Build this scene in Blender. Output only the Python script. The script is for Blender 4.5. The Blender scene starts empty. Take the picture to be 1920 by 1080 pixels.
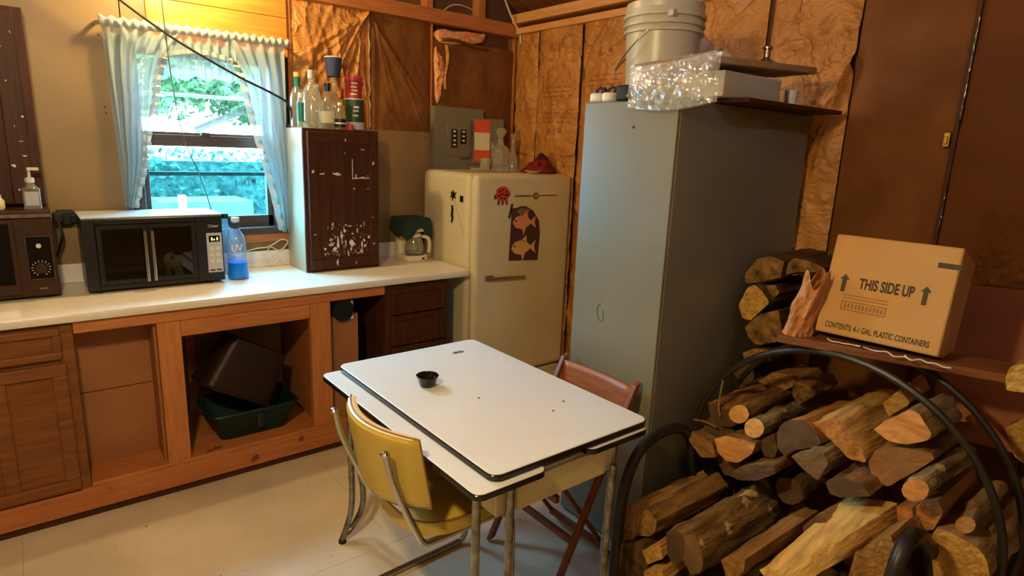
import bpy, math, random
from mathutils import Vector, Matrix, noise as mnoise
R = random.Random(7)
sc = bpy.context.scene
col = sc.collection
V = Vector

# ------------------------------------------------------------------ camera
cam_d = bpy.data.cameras.new('camera'); cam = bpy.data.objects.new('camera', cam_d); col.objects.link(cam)
YAW, PITCH, ROLL = math.radians(38.95), math.radians(12.84), math.radians(2.295)
fw = V((math.sin(YAW)*math.cos(PITCH), math.cos(YAW)*math.cos(PITCH), -math.sin(PITCH)))
r0 = V((math.cos(YAW), -math.sin(YAW), 0)); u0 = r0.cross(fw)
rt = r0*math.cos(ROLL)+u0*math.sin(ROLL); up = -r0*math.sin(ROLL)+u0*math.cos(ROLL)
mw = Matrix((rt, up, -fw)).transposed().to_4x4(); mw.translation = V((0, 0, 1.613))
cam.matrix_world = mw
cam_d.sensor_width = 36.0; cam_d.lens = 1152.3/1920*36; cam_d.clip_start = 0.05
sc.camera = cam

# ------------------------------------------------------------------ world, light, exposure
sc.view_settings.view_transform = 'Standard'; sc.view_settings.look = 'None'
sc.view_settings.gamma = 1.0; sc.view_settings.use_curve_mapping = False
sc.view_settings.exposure = 0.35
w = bpy.data.worlds.new('sky'); sc.world = w; w.use_nodes = True
bg = w.node_tree.nodes['Background']
bg.inputs[0].default_value = (0.40, 0.68, 1.0, 1); bg.inputs[1].default_value = 68.0
# daylight portal filling the window opening (guides sampling only, gives no light of its own)
pl = bpy.data.lights.new('window_portal', 'AREA'); pl.shape = 'RECTANGLE'; pl.size = 0.62; pl.size_y = 0.84
pl.cycles.is_portal = True
po = bpy.data.objects.new('window_portal', pl); col.objects.link(po)
po.location = (0.80, 3.66, 1.60); po.rotation_euler = (math.radians(90), 0, 0)
po.rotation_euler = V((0, -1, 0)).to_track_quat('-Z', 'Y').to_euler()

# ------------------------------------------------------------------ helpers
ORG = {}
def lin(r, g, b):
    f = lambda c: (c/255/12.92) if c/255 <= .04045 else ((c/255+.055)/1.055)**2.4
    return (f(r), f(g), f(b), 1)

def tag(o, label=None, cat=None, group=None, kind=None):
    if label: o['label'] = label
    if cat: o['category'] = cat
    if group: o['group'] = group
    if kind: o['kind'] = kind
    return o

def thing(name, label, cat, loc, group=None):
    o = bpy.data.objects.new(name, None); col.objects.link(o)
    o.empty_display_size = .05; o.location = loc; ORG[o.name] = V(loc)
    return tag(o, label, cat, group)

def catmull(pts, n=6, closed=False):
    pts = [V(p) for p in pts]; N = len(pts); out = []
    for i in range(N if closed else N-1):
        if closed: a, b, c, d = pts[(i-1) % N], pts[i], pts[(i+1) % N], pts[(i+2) % N]
        else: a, b, c, d = pts[max(i-1, 0)], pts[i], pts[i+1], pts[min(i+2, N-1)]
        for k in range(n):
            t = k/n
            out.append(.5*((2*b)+(c-a)*t+(2*a-5*b+4*c-d)*t*t+(3*b-a-3*c+d)*t**3))
    if not closed: out.append(pts[-1])
    return out

class MB:
    def __init__(s): s.v = []; s.f = []; s.m = []
    def add(s, vs, fs, mi=0):
        k = len(s.v); s.v += [V(p) for p in vs]; s.f += [tuple(i+k for i in f) for f in fs]; s.m += [mi]*len(fs); return s
    def box(s, x0, y0, z0, x1, y1, z1, mi=0):
        return s.add([(x0,y0,z0),(x1,y0,z0),(x1,y1,z0),(x0,y1,z0),(x0,y0,z1),(x1,y0,z1),(x1,y1,z1),(x0,y1,z1)],
                     [(0,3,2,1),(4,5,6,7),(0,1,5,4),(1,2,6,5),(2,3,7,6),(3,0,4,7)], mi)
    def obox(s, o, a, b, c, mi=0):
        o, a, b, c = V(o), V(a), V(b), V(c)
        vs = [o, o+a, o+a+b, o+b, o+c, o+a+c, o+a+b+c, o+b+c]
        fs = [(0,3,2,1),(4,5,6,7),(0,1,5,4),(1,2,6,5),(2,3,7,6),(3,0,4,7)]
        if a.cross(b).dot(c) < 0: fs = [tuple(reversed(f)) for f in fs]
        return s.add(vs, fs, mi)
    def tube(s, pts, r, n=8, closed=False, mi=0):
        pts = [V(p) for p in pts]; N = len(pts); vs = []; fs = []
        t0 = (pts[1]-pts[0]).normalized(); nrm = t0.orthogonal().normalized()
        for i, p in enumerate(pts):
            if closed: t = (pts[(i+1) % N]-pts[i-1]).normalized()
            else: t = (pts[min(i+1, N-1)]-pts[max(i-1, 0)]).normalized()
            nrm = (nrm-t*nrm.dot(t)).normalized(); b = t.cross(nrm)
            rr = r[i] if isinstance(r, (list, tuple)) else r
            for k in range(n):
                a = 2*math.pi*k/n; vs.append(p+(nrm*math.cos(a)+b*math.sin(a))*rr)
        for i in range(N if closed else N-1):
            for k in range(n):
                i2 = (i+1) % N
                fs.append((i*n+k, i*n+(k+1) % n, i2*n+(k+1) % n, i2*n+k))
        if not closed:
            fs.append(tuple(range(n-1, -1, -1))); fs.append(tuple((N-1)*n+k for k in range(n)))
        return s.add(vs, fs, mi)
    def bar(s, a, b, wv, hv, mi=0):     # rectangular bar between a and b, width vec, height vec (full)
        a, b, wv, hv = V(a), V(b), V(wv), V(hv)
        return s.obox(a-wv/2-hv/2, b-a, wv, hv, mi)
    def lathe(s, prof, c, n=20, mi=0, sx=1, sy=1):
        c = V(c); vs = []; fs = []
        for (r, z) in prof:
            for k in range(n):
                a = 2*math.pi*k/n; vs.append(c+V((r*math.cos(a)*sx, r*math.sin(a)*sy, z)))
        for i in range(len(prof)-1):
            for k in range(n):
                fs.append((i*n+k, i*n+(k+1) % n, (i+1)*n+(k+1) % n, (i+1)*n+k))
        if prof[0][0] > 1e-4: fs.append(tuple(range(n-1, -1, -1)))
        if prof[-1][0] > 1e-4: fs.append(tuple((len(prof)-1)*n+k for k in range(n)))
        return s.add(vs, fs, mi)
    def prism(s, poly, o, u, v, d, mi=0):   # 2-D polygon in plane (u, v) extruded by d
        o, u, v, d = V(o), V(u), V(v), V(d); n = len(poly)
        A = [o+u*p[0]+v*p[1] for p in poly]; B = [p+d for p in A]
        fs = [tuple(range(n)), tuple(range(2*n-1, n-1, -1))]+[(i, i+n, (i+1) % n+n, (i+1) % n) for i in range(n)]
        ar = sum(poly[i][0]*poly[(i+1) % n][1]-poly[(i+1) % n][0]*poly[i][1] for i in range(n))
        if (ar > 0) == (u.cross(v).dot(d) > 0): fs = [tuple(reversed(f)) for f in fs]
        return s.add(A+B, fs, mi)
    def grid(s, fn, nu, nv, mi=0, flip=False):
        vs = [fn(i/nu, j/nv) for j in range(nv+1) for i in range(nu+1)]
        fs = []
        for j in range(nv):
            for i in range(nu):
                a = j*(nu+1)+i; f = (a, a+1, a+nu+2, a+nu+1)
                fs.append(tuple(reversed(f)) if flip else f)
        return s.add(vs, fs, mi)
    def build(s, name, mat, parent=None, smooth=False, bevel=0, org=None, solid=0, seg=2, subd=0):
        me = bpy.data.meshes.new(name)
        if parent is not None: o0 = ORG[parent.name]
        elif org is not None: o0 = V(org)
        else:
            xs = [p.x for p in s.v]; ys = [p.y for p in s.v]; zs = [p.z for p in s.v]
            o0 = V(((min(xs)+max(xs))/2, (min(ys)+max(ys))/2, min(zs)))
        me.from_pydata([tuple(p-o0) for p in s.v], [], s.f)
        mats = mat if isinstance(mat, (list, tuple)) else [mat]
        for m in mats: me.materials.append(m)
        if len(mats) > 1: me.polygons.foreach_set('material_index', s.m)
        me.update()
        if smooth:
            me.polygons.foreach_set('use_smooth', [True]*len(me.polygons))
            me.set_sharp_from_angle(angle=math.radians(42))
        o = bpy.data.objects.new(name, me); col.objects.link(o); ORG[o.name] = o0
        if parent is not None: o.parent = parent
        else: o.location = o0
        if solid:
            md = o.modifiers.new('t', 'SOLIDIFY'); md.thickness = solid; md.offset = 0
        if subd:
            md = o.modifiers.new('s', 'SUBSURF'); md.levels = subd; md.render_levels = subd
        if bevel:
            md = o.modifiers.new('b', 'BEVEL'); md.width = bevel; md.segments = seg; md.limit_method = 'ANGLE'; md.angle_limit = math.radians(40)
        return o

def rrect(x0, y0, x1, y1, r, n=5):
    out = []
    for cx, cy, a0 in ((x1-r, y1-r, 0), (x0+r, y1-r, 90), (x0+r, y0+r, 180), (x1-r, y0+r, 270)):
        for k in range(n+1):
            a = math.radians(a0+90*k/n); out.append((cx+r*math.cos(a), cy+r*math.sin(a)))
    return out

def text(body, name, mat, parent, o, u, v, size, bold=0.0, sx=1.0, lift=.0006, center=True, warp=None):
    c = bpy.data.curves.new(name, 'FONT'); c.body = body; c.size = 1.0; c.offset = bold
    c.align_x = 'CENTER' if center else 'LEFT'
    t = bpy.data.objects.new('tmp_text', c); col.objects.link(t)
    dg = bpy.context.evaluated_depsgraph_get(); me0 = t.evaluated_get(dg).to_mesh()
    o, u, v = V(o), V(u).normalized(), V(v).normalized(); n = u.cross(v)
    mb = MB(); vs = []
    for p in me0.vertices:
        q = o+u*(p.co.x*size*sx)+v*(p.co.y*size)+n*lift
        vs.append(warp(q) if warp else q)
    mb.add(vs, [tuple(p.vertices) for p in me0.polygons])
    bpy.data.objects.remove(t); bpy.data.curves.remove(c)
    return mb.build(name, mat, parent)

# ------------------------------------------------------------------ materials
MATS = {}
def nodes(name):
    m = bpy.data.materials.new(name); m.use_nodes = True; nt = m.node_tree
    return m, nt, nt.nodes, nt.links, nt.nodes['Principled BSDF']
def coords(N, L, scale=(1,1,1), rot=(0,0,0), generated=False):
    tc = N.new('ShaderNodeTexCoord'); mp = N.new('ShaderNodeMapping')
    L.new(tc.outputs['Object'], mp.inputs[0]); mp.inputs['Scale'].default_value = scale; mp.inputs['Rotation'].default_value = rot
    return mp.outputs[0]
def mat(name, c1, c2=None, rough=.6, metal=0, scale=8, stretch=(1,1,1), lo=.35, hi=.65, bump=0, bscale=None, bstretch=None, detail=6, spots=None, coat=0, spec=.5, bdist=.01):
    m, nt, N, L, P = nodes(name)
    P.inputs['Roughness'].default_value = rough; P.inputs['Metallic'].default_value = metal
    P.inputs['Specular IOR Level'].default_value = spec
    P.inputs['Coat Weight'].default_value = coat
    c2 = c2 or c1
    nz = N.new('ShaderNodeTexNoise'); nz.inputs['Scale'].default_value = scale; nz.inputs['Detail'].default_value = detail
    L.new(coords(N, L, stretch), nz.inputs['Vector'])
    rp = N.new('ShaderNodeValToRGB'); rp.color_ramp.elements[0].position = lo; rp.color_ramp.elements[1].position = hi
    rp.color_ramp.elements[0].color = c1; rp.color_ramp.elements[1].color = c2
    L.new(nz.outputs['Fac'], rp.inputs[0]); outc = rp.outputs[0]
    if spots:   # (scale, threshold, colour)
        n2 = N.new('ShaderNodeTexNoise'); n2.inputs['Scale'].default_value = spots[0]; n2.inputs['Detail'].default_value = 3
        L.new(coords(N, L, spots[3] if len(spots) > 3 else (1,1,1)), n2.inputs['Vector'])
        r2 = N.new('ShaderNodeValToRGB'); r2.color_ramp.elements[0].position = spots[1]; r2.color_ramp.elements[1].position = spots[1]+.04
        L.new(n2.outputs['Fac'], r2.inputs[0])
        mx = N.new('ShaderNodeMix'); mx.data_type = 'RGBA'; L.new(r2.outputs[0], mx.inputs[0]); L.new(outc, mx.inputs[6]); mx.inputs[7].default_value = spots[2]
        outc = mx.outputs[2]
    L.new(outc, P.inputs['Base Color'])
    if bump:
        nb = N.new('ShaderNodeTexNoise'); nb.inputs['Scale'].default_value = bscale or scale*2; nb.inputs['Detail'].default_value = 8
        L.new(coords(N, L, bstretch or stretch), nb.inputs['Vector'])
        bp = N.new('ShaderNodeBump'); bp.inputs['Strength'].default_value = bump; bp.inputs['Distance'].default_value = bdist
        L.new(nb.outputs['Fac'], bp.inputs['Height']); L.new(bp.outputs[0], P.inputs['Normal'])
    MATS[name] = m; return m

def clear(name, tint=(1,1,1,1), refl=.12, rough=.02, base=.0, milk=0.0):
    m, nt, N, L, P = nodes(name); N.remove(P)
    out = N['Material Output']
    tr = N.new('ShaderNodeBsdfTransparent'); tr.inputs[0].default_value = tint
    gl = N.new('ShaderNodeBsdfGlossy'); gl.inputs['Roughness'].default_value = rough
    lw = N.new('ShaderNodeLayerWeight'); lw.inputs[0].default_value = .35
    mr = N.new('ShaderNodeMapRange'); mr.inputs[3].default_value = base; mr.inputs[4].default_value = refl+.45
    L.new(lw.outputs['Facing'], mr.inputs[0])
    mx = N.new('ShaderNodeMixShader'); L.new(mr.outputs[0], mx.inputs[0]); L.new(tr.outputs[0], mx.inputs[1]); L.new(gl.outputs[0], mx.inputs[2])
    last = mx
    if milk:
        df = N.new('ShaderNodeBsdfTranslucent'); df.inputs[0].default_value = tint
        d2 = N.new('ShaderNodeBsdfDiffuse'); d2.inputs[0].default_value = tint
        ad = N.new('ShaderNodeMixShader'); L.new(df.outputs[0], ad.inputs[1]); L.new(d2.outputs[0], ad.inputs[2])
        m2 = N.new('ShaderNodeMixShader'); m2.inputs[0].default_value = milk
        L.new(mx.outputs[0], m2.inputs[1]); L.new(ad.outputs[0], m2.inputs[2]); last = m2
    L.new(last.outputs[0], out.inputs[0]); MATS[name] = m; return m

def film(name, colr, alpha, rough=.25, bump=.6, bscale=25, gloss=.5, transl=0.0):
    m, nt, N, L, P = nodes(name); N.remove(P); out = N['Material Output']
    tr = N.new('ShaderNodeBsdfTransparent'); df = N.new('ShaderNodeBsdfDiffuse'); df.inputs[0].default_value = colr
    gl = N.new('ShaderNodeBsdfGlossy'); gl.inputs['Roughness'].default_value = rough
    a = N.new('ShaderNodeMixShader'); a.inputs[0].default_value = gloss; L.new(df.outputs[0], a.inputs[1]); L.new(gl.outputs[0], a.inputs[2])
    last = a
    if transl:
        tl = N.new('ShaderNodeBsdfTranslucent'); tl.inputs[0].default_value = colr
        b = N.new('ShaderNodeMixShader'); b.inputs[0].default_value = transl; L.new(a.outputs[0], b.inputs[1]); L.new(tl.outputs[0], b.inputs[2]); last = b
    mx = N.new('ShaderNodeMixShader'); mx.inputs[0].default_value = alpha
    L.new(tr.outputs[0], mx.inputs[1]); L.new(last.outputs[0], mx.inputs[2]); L.new(mx.outputs[0], out.inputs[0])
    if bump:
        nb = N.new('ShaderNodeTexVoronoi'); nb.inputs['Scale'].default_value = bscale
        L.new(coords(N, L), nb.inputs['Vector'])
        bp = N.new('ShaderNodeBump'); bp.inputs['Strength'].default_value = bump; bp.inputs['Distance'].default_value = .01
        L.new(nb.outputs['Distance'], bp.inputs['Height'])
        L.new(bp.outputs[0], df.inputs['Normal']); L.new(bp.outputs[0], gl.inputs['Normal'])
    MATS[name] = m; return m

def emit(name, c, s):
    m, nt, N, L, P = nodes(name); P.inputs['Emission Color'].default_value = c; P.inputs['Emission Strength'].default_value = s
    P.inputs['Base Color'].default_value = c; MATS[name] = m; return m

GX = (1.2, 14, 14); GY = (14, 1.2, 14); GZ = (14, 14, 1.2)
tan = mat('tan_hardboard', lin(134,106,62), lin(146,116,70), rough=.45, scale=3, bump=.04, bscale=60)
pineX = mat('pine_along_x', lin(172,100,46), lin(192,118,58), rough=.55, scale=5, stretch=GX, bump=.08, spots=(7, .70, lin(110,52,22)))
pineZ = mat('pine_upright', lin(174,104,48), lin(194,122,60), rough=.55, scale=5, stretch=GZ, bump=.08)
pineY = mat('pine_along_y', lin(205,140,76), lin(224,162,96), rough=.55, scale=5, stretch=GY, bump=.08)
plank_or = mat('orange_plank', lin(214,128,44), lin(230,150,62), rough=.4, scale=3.5, stretch=GX, bump=.05, spots=(9, .74, lin(140,66,18)))
darkwood = mat('dark_stained_wood', lin(64,33,12), lin(82,45,19), rough=.5, spec=.2, scale=4, stretch=GZ, bump=.06)
darkwoodX = mat('brown_stained_wood', lin(112,66,28), lin(134,82,38), rough=.5, spec=.25, scale=4, stretch=GX, bump=.06)
splat = mat('dark_stained_wood_splattered', lin(60,31,12), lin(76,41,18), rough=.5, spec=.22, scale=4, stretch=GZ, bump=.06)
paintw = mat('white_paint_drip', lin(226,218,205), rough=.5)
brownboard = mat('brown_hardboard', lin(150,92,46), lin(166,106,56), rough=.6, scale=3)
deckwood = mat('roof_deck', lin(120,70,36), lin(140,84,44), rough=.7, scale=4, stretch=GX)
counterm = mat('cream_laminate', lin(226,216,198), lin(232,224,208), rough=.28, scale=30)
tilem = mat('cream_vinyl_tile', lin(196,182,156), lin(218,204,178), rough=.32, scale=2.2, bump=.05, bscale=14, spots=(24, .71, lin(150,128,94)))
groutm = mat('tile_joint', lin(176,158,128), rough=.8)
def crinkle(m, s1, s2, d1, d2):     # ridged creases added to the bump chain
    nt = m.node_tree; N = nt.nodes; L = nt.links; P = N['Principled BSDF']
    prev = P.inputs['Normal'].links[0].from_socket if P.inputs['Normal'].links else None
    for sc_, di, st_ in ((s1, d1, (1, 1, .9)), (s2, d2, (.7, .7, 1.2))):
        nz = N.new('ShaderNodeTexNoise'); nz.inputs['Scale'].default_value = sc_; nz.inputs['Detail'].default_value = 2.5; nz.inputs['Distortion'].default_value = .6
        L.new(coords(N, L, st_), nz.inputs['Vector'])
        a = N.new('ShaderNodeMath'); a.operation = 'SUBTRACT'; a.inputs[1].default_value = .5; L.new(nz.outputs['Fac'], a.inputs[0])
        b = N.new('ShaderNodeMath'); b.operation = 'ABSOLUTE'; L.new(a.outputs[0], b.inputs[0])
        c = N.new('ShaderNodeMath'); c.operation = 'POWER'; c.inputs[1].default_value = .6; L.new(b.outputs[0], c.inputs[0])
        bp = N.new('ShaderNodeBump'); bp.inputs['Strength'].default_value = 1.0; bp.inputs['Distance'].default_value = di; bp.invert = True
        L.new(c.outputs[0], bp.inputs['Height'])
        if prev: L.new(prev, bp.inputs['Normal'])
        prev = bp.outputs[0]
    L.new(prev, P.inputs['Normal'])
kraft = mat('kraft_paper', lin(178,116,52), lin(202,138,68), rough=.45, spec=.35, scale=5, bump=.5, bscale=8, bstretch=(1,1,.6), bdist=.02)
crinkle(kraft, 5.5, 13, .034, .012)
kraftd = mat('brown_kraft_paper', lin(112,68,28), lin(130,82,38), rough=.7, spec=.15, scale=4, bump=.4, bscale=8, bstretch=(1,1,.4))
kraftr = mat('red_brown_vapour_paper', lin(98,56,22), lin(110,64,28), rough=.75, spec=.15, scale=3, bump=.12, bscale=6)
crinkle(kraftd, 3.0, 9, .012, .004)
fiber = mat('pink_fibreglass', lin(226,140,88), lin(240,176,120), rough=.95, scale=30, bump=.9, bscale=40)
printr = mat('red_kraft_print', lin(160,70,28), rough=.6)
sheath = mat('sheathing', lin(110,70,40), rough=.8)
greymet = mat('grey_painted_metal', lin(118,111,88), lin(126,118,94), rough=.34, scale=2, bump=.02, bscale=40)
fridgem = mat('cream_enamel', lin(208,194,152), lin(216,204,164), rough=.25, scale=3, bump=.03, bscale=90, spots=(5, .72, lin(178,150,100), (1,1,.5)))
chrome = mat('chrome', lin(190,186,178), rough=.22, metal=1)
chromed = mat('worn_chrome', lin(165,160,150), lin(120,110,98), rough=.3, metal=1, scale=30)
blackp = mat('black_plastic', lin(20,19,18), rough=.35)
blackg = mat('black_gloss', lin(12,12,12), rough=.08)
blacke = mat('black_enamel_edge', lin(24,18,14), rough=.2)
steelblk = mat('black_steel_tube', lin(30,27,24), lin(44,38,32), rough=.42, scale=20, bump=.05)
enamel = mat('white_enamel', lin(228,228,222), lin(232,232,228), rough=.30, scale=4, coat=.6)
MATS['white_enamel'].node_tree.nodes['Principled BSDF'].inputs['Coat Roughness'].default_value = .32
apronm = mat('yellow_cream_paint', lin(224,204,138), lin(230,212,150), rough=.35, scale=6, spots=(14, .75, lin(150,120,60)))
vinyl = mat('mustard_vinyl', lin(190,160,58), lin(202,174,76), rough=.35, scale=5, bump=.03, bscale=50)
vinylp = mat('pale_yellow_vinyl', lin(226,200,130), lin(232,210,150), rough=.4, scale=5)
reddish = mat('red_brown_chair_wood', lin(136,74,34), lin(160,92,46), rough=.45, scale=4, stretch=GY, bump=.06)
reddishd = mat('red_brown_chair_leg', lin(116,58,26), lin(136,72,34), rough=.45, scale=4, stretch=GZ, bump=.06)
whitep = mat('white_plastic', lin(226,222,210), rough=.4)
creamp = mat('cream_plastic', lin(226,212,178), rough=.35)
brownpl = mat('dark_brown_plastic', lin(40,23,11), lin(48,28,14), rough=.45, spec=.25, scale=10)
mwm = mat('brown_microwave_case', lin(56,32,14), lin(64,38,18), rough=.5, spec=.25, scale=40)
silver = mat('silver_panel', lin(190,190,188), rough=.35)
cardb = mat('cardboard', lin(196,146,78), lin(204,154,86), rough=.75, scale=6, bump=.03, bscale=40)
cardd = mat('old_cardboard', lin(150,86,48), lin(168,100,58), rough=.8, scale=5, bump=.1)
inkd = mat('dark_print', lin(50,40,24), rough=.7)
inkg = mat('olive_print', lin(64,58,26), rough=.7)
inkf = mat('faint_print', lin(150,108,62), rough=.8)
paper = mat('brown_bag_paper', lin(184,124,74), lin(198,138,86), rough=.7, scale=7, bump=.5, bscale=9)
shred = mat('white_shred', lin(228,216,200), rough=.6)
bucketm = mat('white_pail_plastic', lin(178,170,146), lin(190,182,158), rough=.35, scale=5, spots=(6, .72, lin(150,128,96)))
blackrub = mat('black_rubber', lin(18,17,16), rough=.7)
greencl = mat('dark_green_cloth', lin(22,40,32), lin(30,50,40), rough=.9, scale=30, bump=.2)
greenpl = mat('dark_green_plastic', lin(16,36,26), lin(20,42,30), rough=.45, spec=.25, scale=6)
redcl = mat('red_cloth', lin(150,30,24), lin(110,18,18), rough=.85, scale=6, bump=.3)
curtm = film('sheer_curtain', (.40,.49,.50,1), .74, rough=.6, bump=0, gloss=0.0, transl=.14)
curtt = film('curtain_ruffle', (.46,.46,.42,1), .92, rough=.6, bump=0, gloss=0.0, transl=.08)
bagm = film('clear_plastic_bag', (.72,.68,.58,1), .38, rough=.2, bump=1.0, bscale=26, gloss=.35)
sheetm = film('cloudy_plastic', (.8,.74,.62,1), .45, rough=.3, bump=.4, bscale=10, gloss=.3)
glassw = clear('window_glass', (.93,.98,.97,1), .04)
glassb = clear('tinted_window_glass', (.50,.90,.95,1), .05)
bottleg = clear('clear_bottle_glass', (.93,.94,.80,1), .5, base=.14, rough=.06, milk=.18)
bluel = mat('blue_liquid', lin(24,130,250), rough=.1)
blueg = clear('pale_blue_glass', (.84,.91,1,1), .4, base=.12, rough=.05, milk=.06)
darkglass = clear('oven_glass', (.42,.40,.36,1), .2, base=.05)
greenb = mat('green_bottle_label', lin(20,110,90), rough=.4)
redm = mat('red_tin', lin(176,40,36), rough=.45)
redlid = mat('pink_red_lid', lin(220,66,70), rough=.4)
greent = mat('green_tin', lin(36,64,44), rough=.45)
navy = mat('navy_paper_cup', lin(48,56,86), rough=.6)
orange = mat('orange_label', lin(224,84,36), rough=.6)
labelw = mat('cream_label', lin(226,214,180), rough=.6)
peach = mat('peach_print', lin(224,150,104), rough=.6)
goldp = mat('gold_print', lin(222,176,96), rough=.6)
plum = mat('plum_print', lin(74,44,46), rough=.5)
brass = mat('brass', lin(176,140,70), rough=.3, metal=1)
windowd = mat('dark_window_frame', lin(58,44,38), lin(72,56,48), rough=.5, scale=6, stretch=GX)
wireb = mat('black_cord', lin(14,14,14), rough=.5)
wireg = mat('grey_green_cord', lin(60,80,70), rough=.5)
wirew = mat('cream_cord', lin(220,205,170), rough=.5)
leafm = mat('green_leaf', lin(14,52,12), lin(44,88,32), rough=.7, scale=14)
leafd = mat('hedge_leaf', lin(18,40,32), lin(60,84,70), rough=.7, scale=16)
barkout = mat('tree_bark', lin(70,66,60), rough=.9)
shedm = mat('pale_siding', lin(74,86,78), rough=.7)
grass = mat('garden_ground', lin(70,90,50), rough=.9)
# firewood
def barkmat(name, a, b, str_=1.0, spots=None):
    dk = tuple(c*.42 for c in a[:3])+(1,)
    return mat(name, dk, b, rough=.85, spec=.2, lo=.30, hi=.62, detail=10, scale=9, stretch=(.6,2.2,2.2), bump=str_, bscale=11, bstretch=(.5,2,2), spots=spots, bdist=.03)
LM = {
 'splinter': mat('splintered_wood', lin(176,122,55), lin(86,56,27), rough=.8, scale=9, stretch=(.6,6,6), bump=.8),
 'barkbrown': barkmat('brown_bark', lin(118,82,42), lin(154,114,62)),
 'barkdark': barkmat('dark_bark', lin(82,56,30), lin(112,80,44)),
 'barklichen': barkmat('lichen_bark', lin(112,90,56), lin(156,134,92), 1.0, (16, .58, lin(176,160,116))),
 'barkpale': barkmat('pale_bark', lin(146,112,72), lin(170,136,92), .7),
 'barkrough': barkmat('rough_bark', lin(104,70,42), lin(150,110,70), 1.2),
 'barkcrust': barkmat('lichen_crusted_bark', lin(112,82,44), lin(142,108,62), 1.2, (12, .60, lin(206,176,118), (.8,1,1))),
 'woodfresh': mat('fresh_split_wood', lin(220,168,88), lin(145,105,56), rough=.75, scale=7, lo=.38, hi=.80, spec=.25, stretch=(.5,7,7), bump=.8),
 'woodgold': mat('golden_split_wood', lin(212,162,79), lin(139,100,50), rough=.75, scale=7, lo=.38, hi=.80, spec=.25, stretch=(.5,7,7), bump=.8),
 'woodbright': mat('bright_split_wood', lin(236,192,108), lin(161,125,72), rough=.7, scale=7, lo=.38, hi=.80, spec=.25, stretch=(.5,7,7), bump=.7),
 'woodorange': mat('orange_split_wood', lin(200,136,64), lin(126,80,40), rough=.75, scale=7, lo=.38, hi=.80, spec=.25, stretch=(1,5,5), bump=.8),
 'woodtan': mat('tan_split_wood', lin(172,126,64), lin(106,74,41), rough=.8, scale=7, lo=.38, hi=.80, spec=.25, stretch=(.5,6,6), bump=.8),
 'woodred': mat('red_brown_wood', lin(138,94,48), lin(164,114,60), rough=.8, scale=5, bump=.6),
 'woodgrey': mat('grey_weathered_wood', lin(150,126,82), lin(89,73,51), rough=.8, scale=7, lo=.38, hi=.80, spec=.25, stretch=(.5,6,6), bump=.8),
 'endfresh': mat('fresh_sawn_end', lin(234,180,98), lin(206,146,72), rough=.7, scale=14, bump=.15),
 'endorange': mat('orange_sawn_end', lin(222,158,82), lin(184,120,56), rough=.7, scale=10, stretch=(1,1,5), bump=.15),
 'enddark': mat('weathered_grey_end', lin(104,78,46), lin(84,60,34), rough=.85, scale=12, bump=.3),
 'endgrey': mat('grey_end', lin(132,102,62), lin(110,82,48), rough=.85, scale=12, bump=.3),
 'endring': mat('ringed_end', lin(170,112,64), lin(200,146,92), rough=.8, scale=20, bump=.2),
}
# ------------------------------------------------------------------ the room
YW, XW = 3.53, 2.80
fl = MB().box(-1.65, -1.35, -.06, 2.95, 3.7, -.003).build('floor', groutm, org=(0,0,0))
tag(fl, 'cream vinyl tile floor with worn seams', 'floor', kind='structure')
tw = 1.203
for i in range(-2, 3):
    for j in range(-3, 2):
        x, y = -.136+i*tw, 2.03+j*tw
        x0, y0, x1, y1 = max(x, -1.6), max(y, -1.3), min(x+tw, 2.88), min(y+tw, 3.6)
        if x1-x0 < .02 or y1-y0 < .02: continue
        MB().box(x0+.0005, y0+.0005, -.004, x1-.0005, y1-.0005, 0).build('floor_tile', tilem, parent=fl, bevel=.0006, seg=1)

wb = MB()
wb.box(-1.6, 3.60, 0, .46, 3.66, 3.3); wb.box(1.14, 3.60, 0, 2.95, 3.66, 3.3)
wb.box(.46, 3.60, 0, 1.14, 3.66, 1.14); wb.box(.46, 3.60, 2.03, 1.14, 3.66, 3.3)
wback = tag(wb.build('wall_back', sheath, org=(0,0,0)), 'window wall with tan hardboard, orange planks and kraft-faced insulation', 'wall', kind='structure')
for (x0, z0, x1, z1) in ((-1.6,0,.455,2.9), (.46,0,1.195,1.06), (1.2,0,2.14,1.69), (.46,2.06,.56,2.9)):
    MB().box(x0, 3.515, z0, x1, YW, z1).build('hardboard_panel', tan, wback)
for z0, z1 in ((2.04,2.236),(2.239,2.44),(2.443,2.66),(2.663,2.88)):
    MB().box(.562, 3.512, z0, 1.222, YW, z1).build('wall_plank', plank_or, wback, bevel=.002, seg=1)
for x0, x1, z0, z1 in ((1.225,1.245,1.69,2.345),(1.686,1.700,1.69,2.345),(2.124,2.132,1.40,2.345),(2.785,2.80,0,2.345),(2.09,2.13,2.42,3.0),(2.48,2.53,2.42,3.0),(1.66,1.70,2.42,3.0),(1.24,1.28,2.42,3.0)):
    MB().box(x0, 3.522, z0, x1, 3.60, z1).build('wall_stud', pineZ, wback)
MB().box(1.225, 3.475, 2.345, 2.80, 3.60, 2.425).build('top_plate', pineX, wback, bevel=.003, seg=1)

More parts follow.
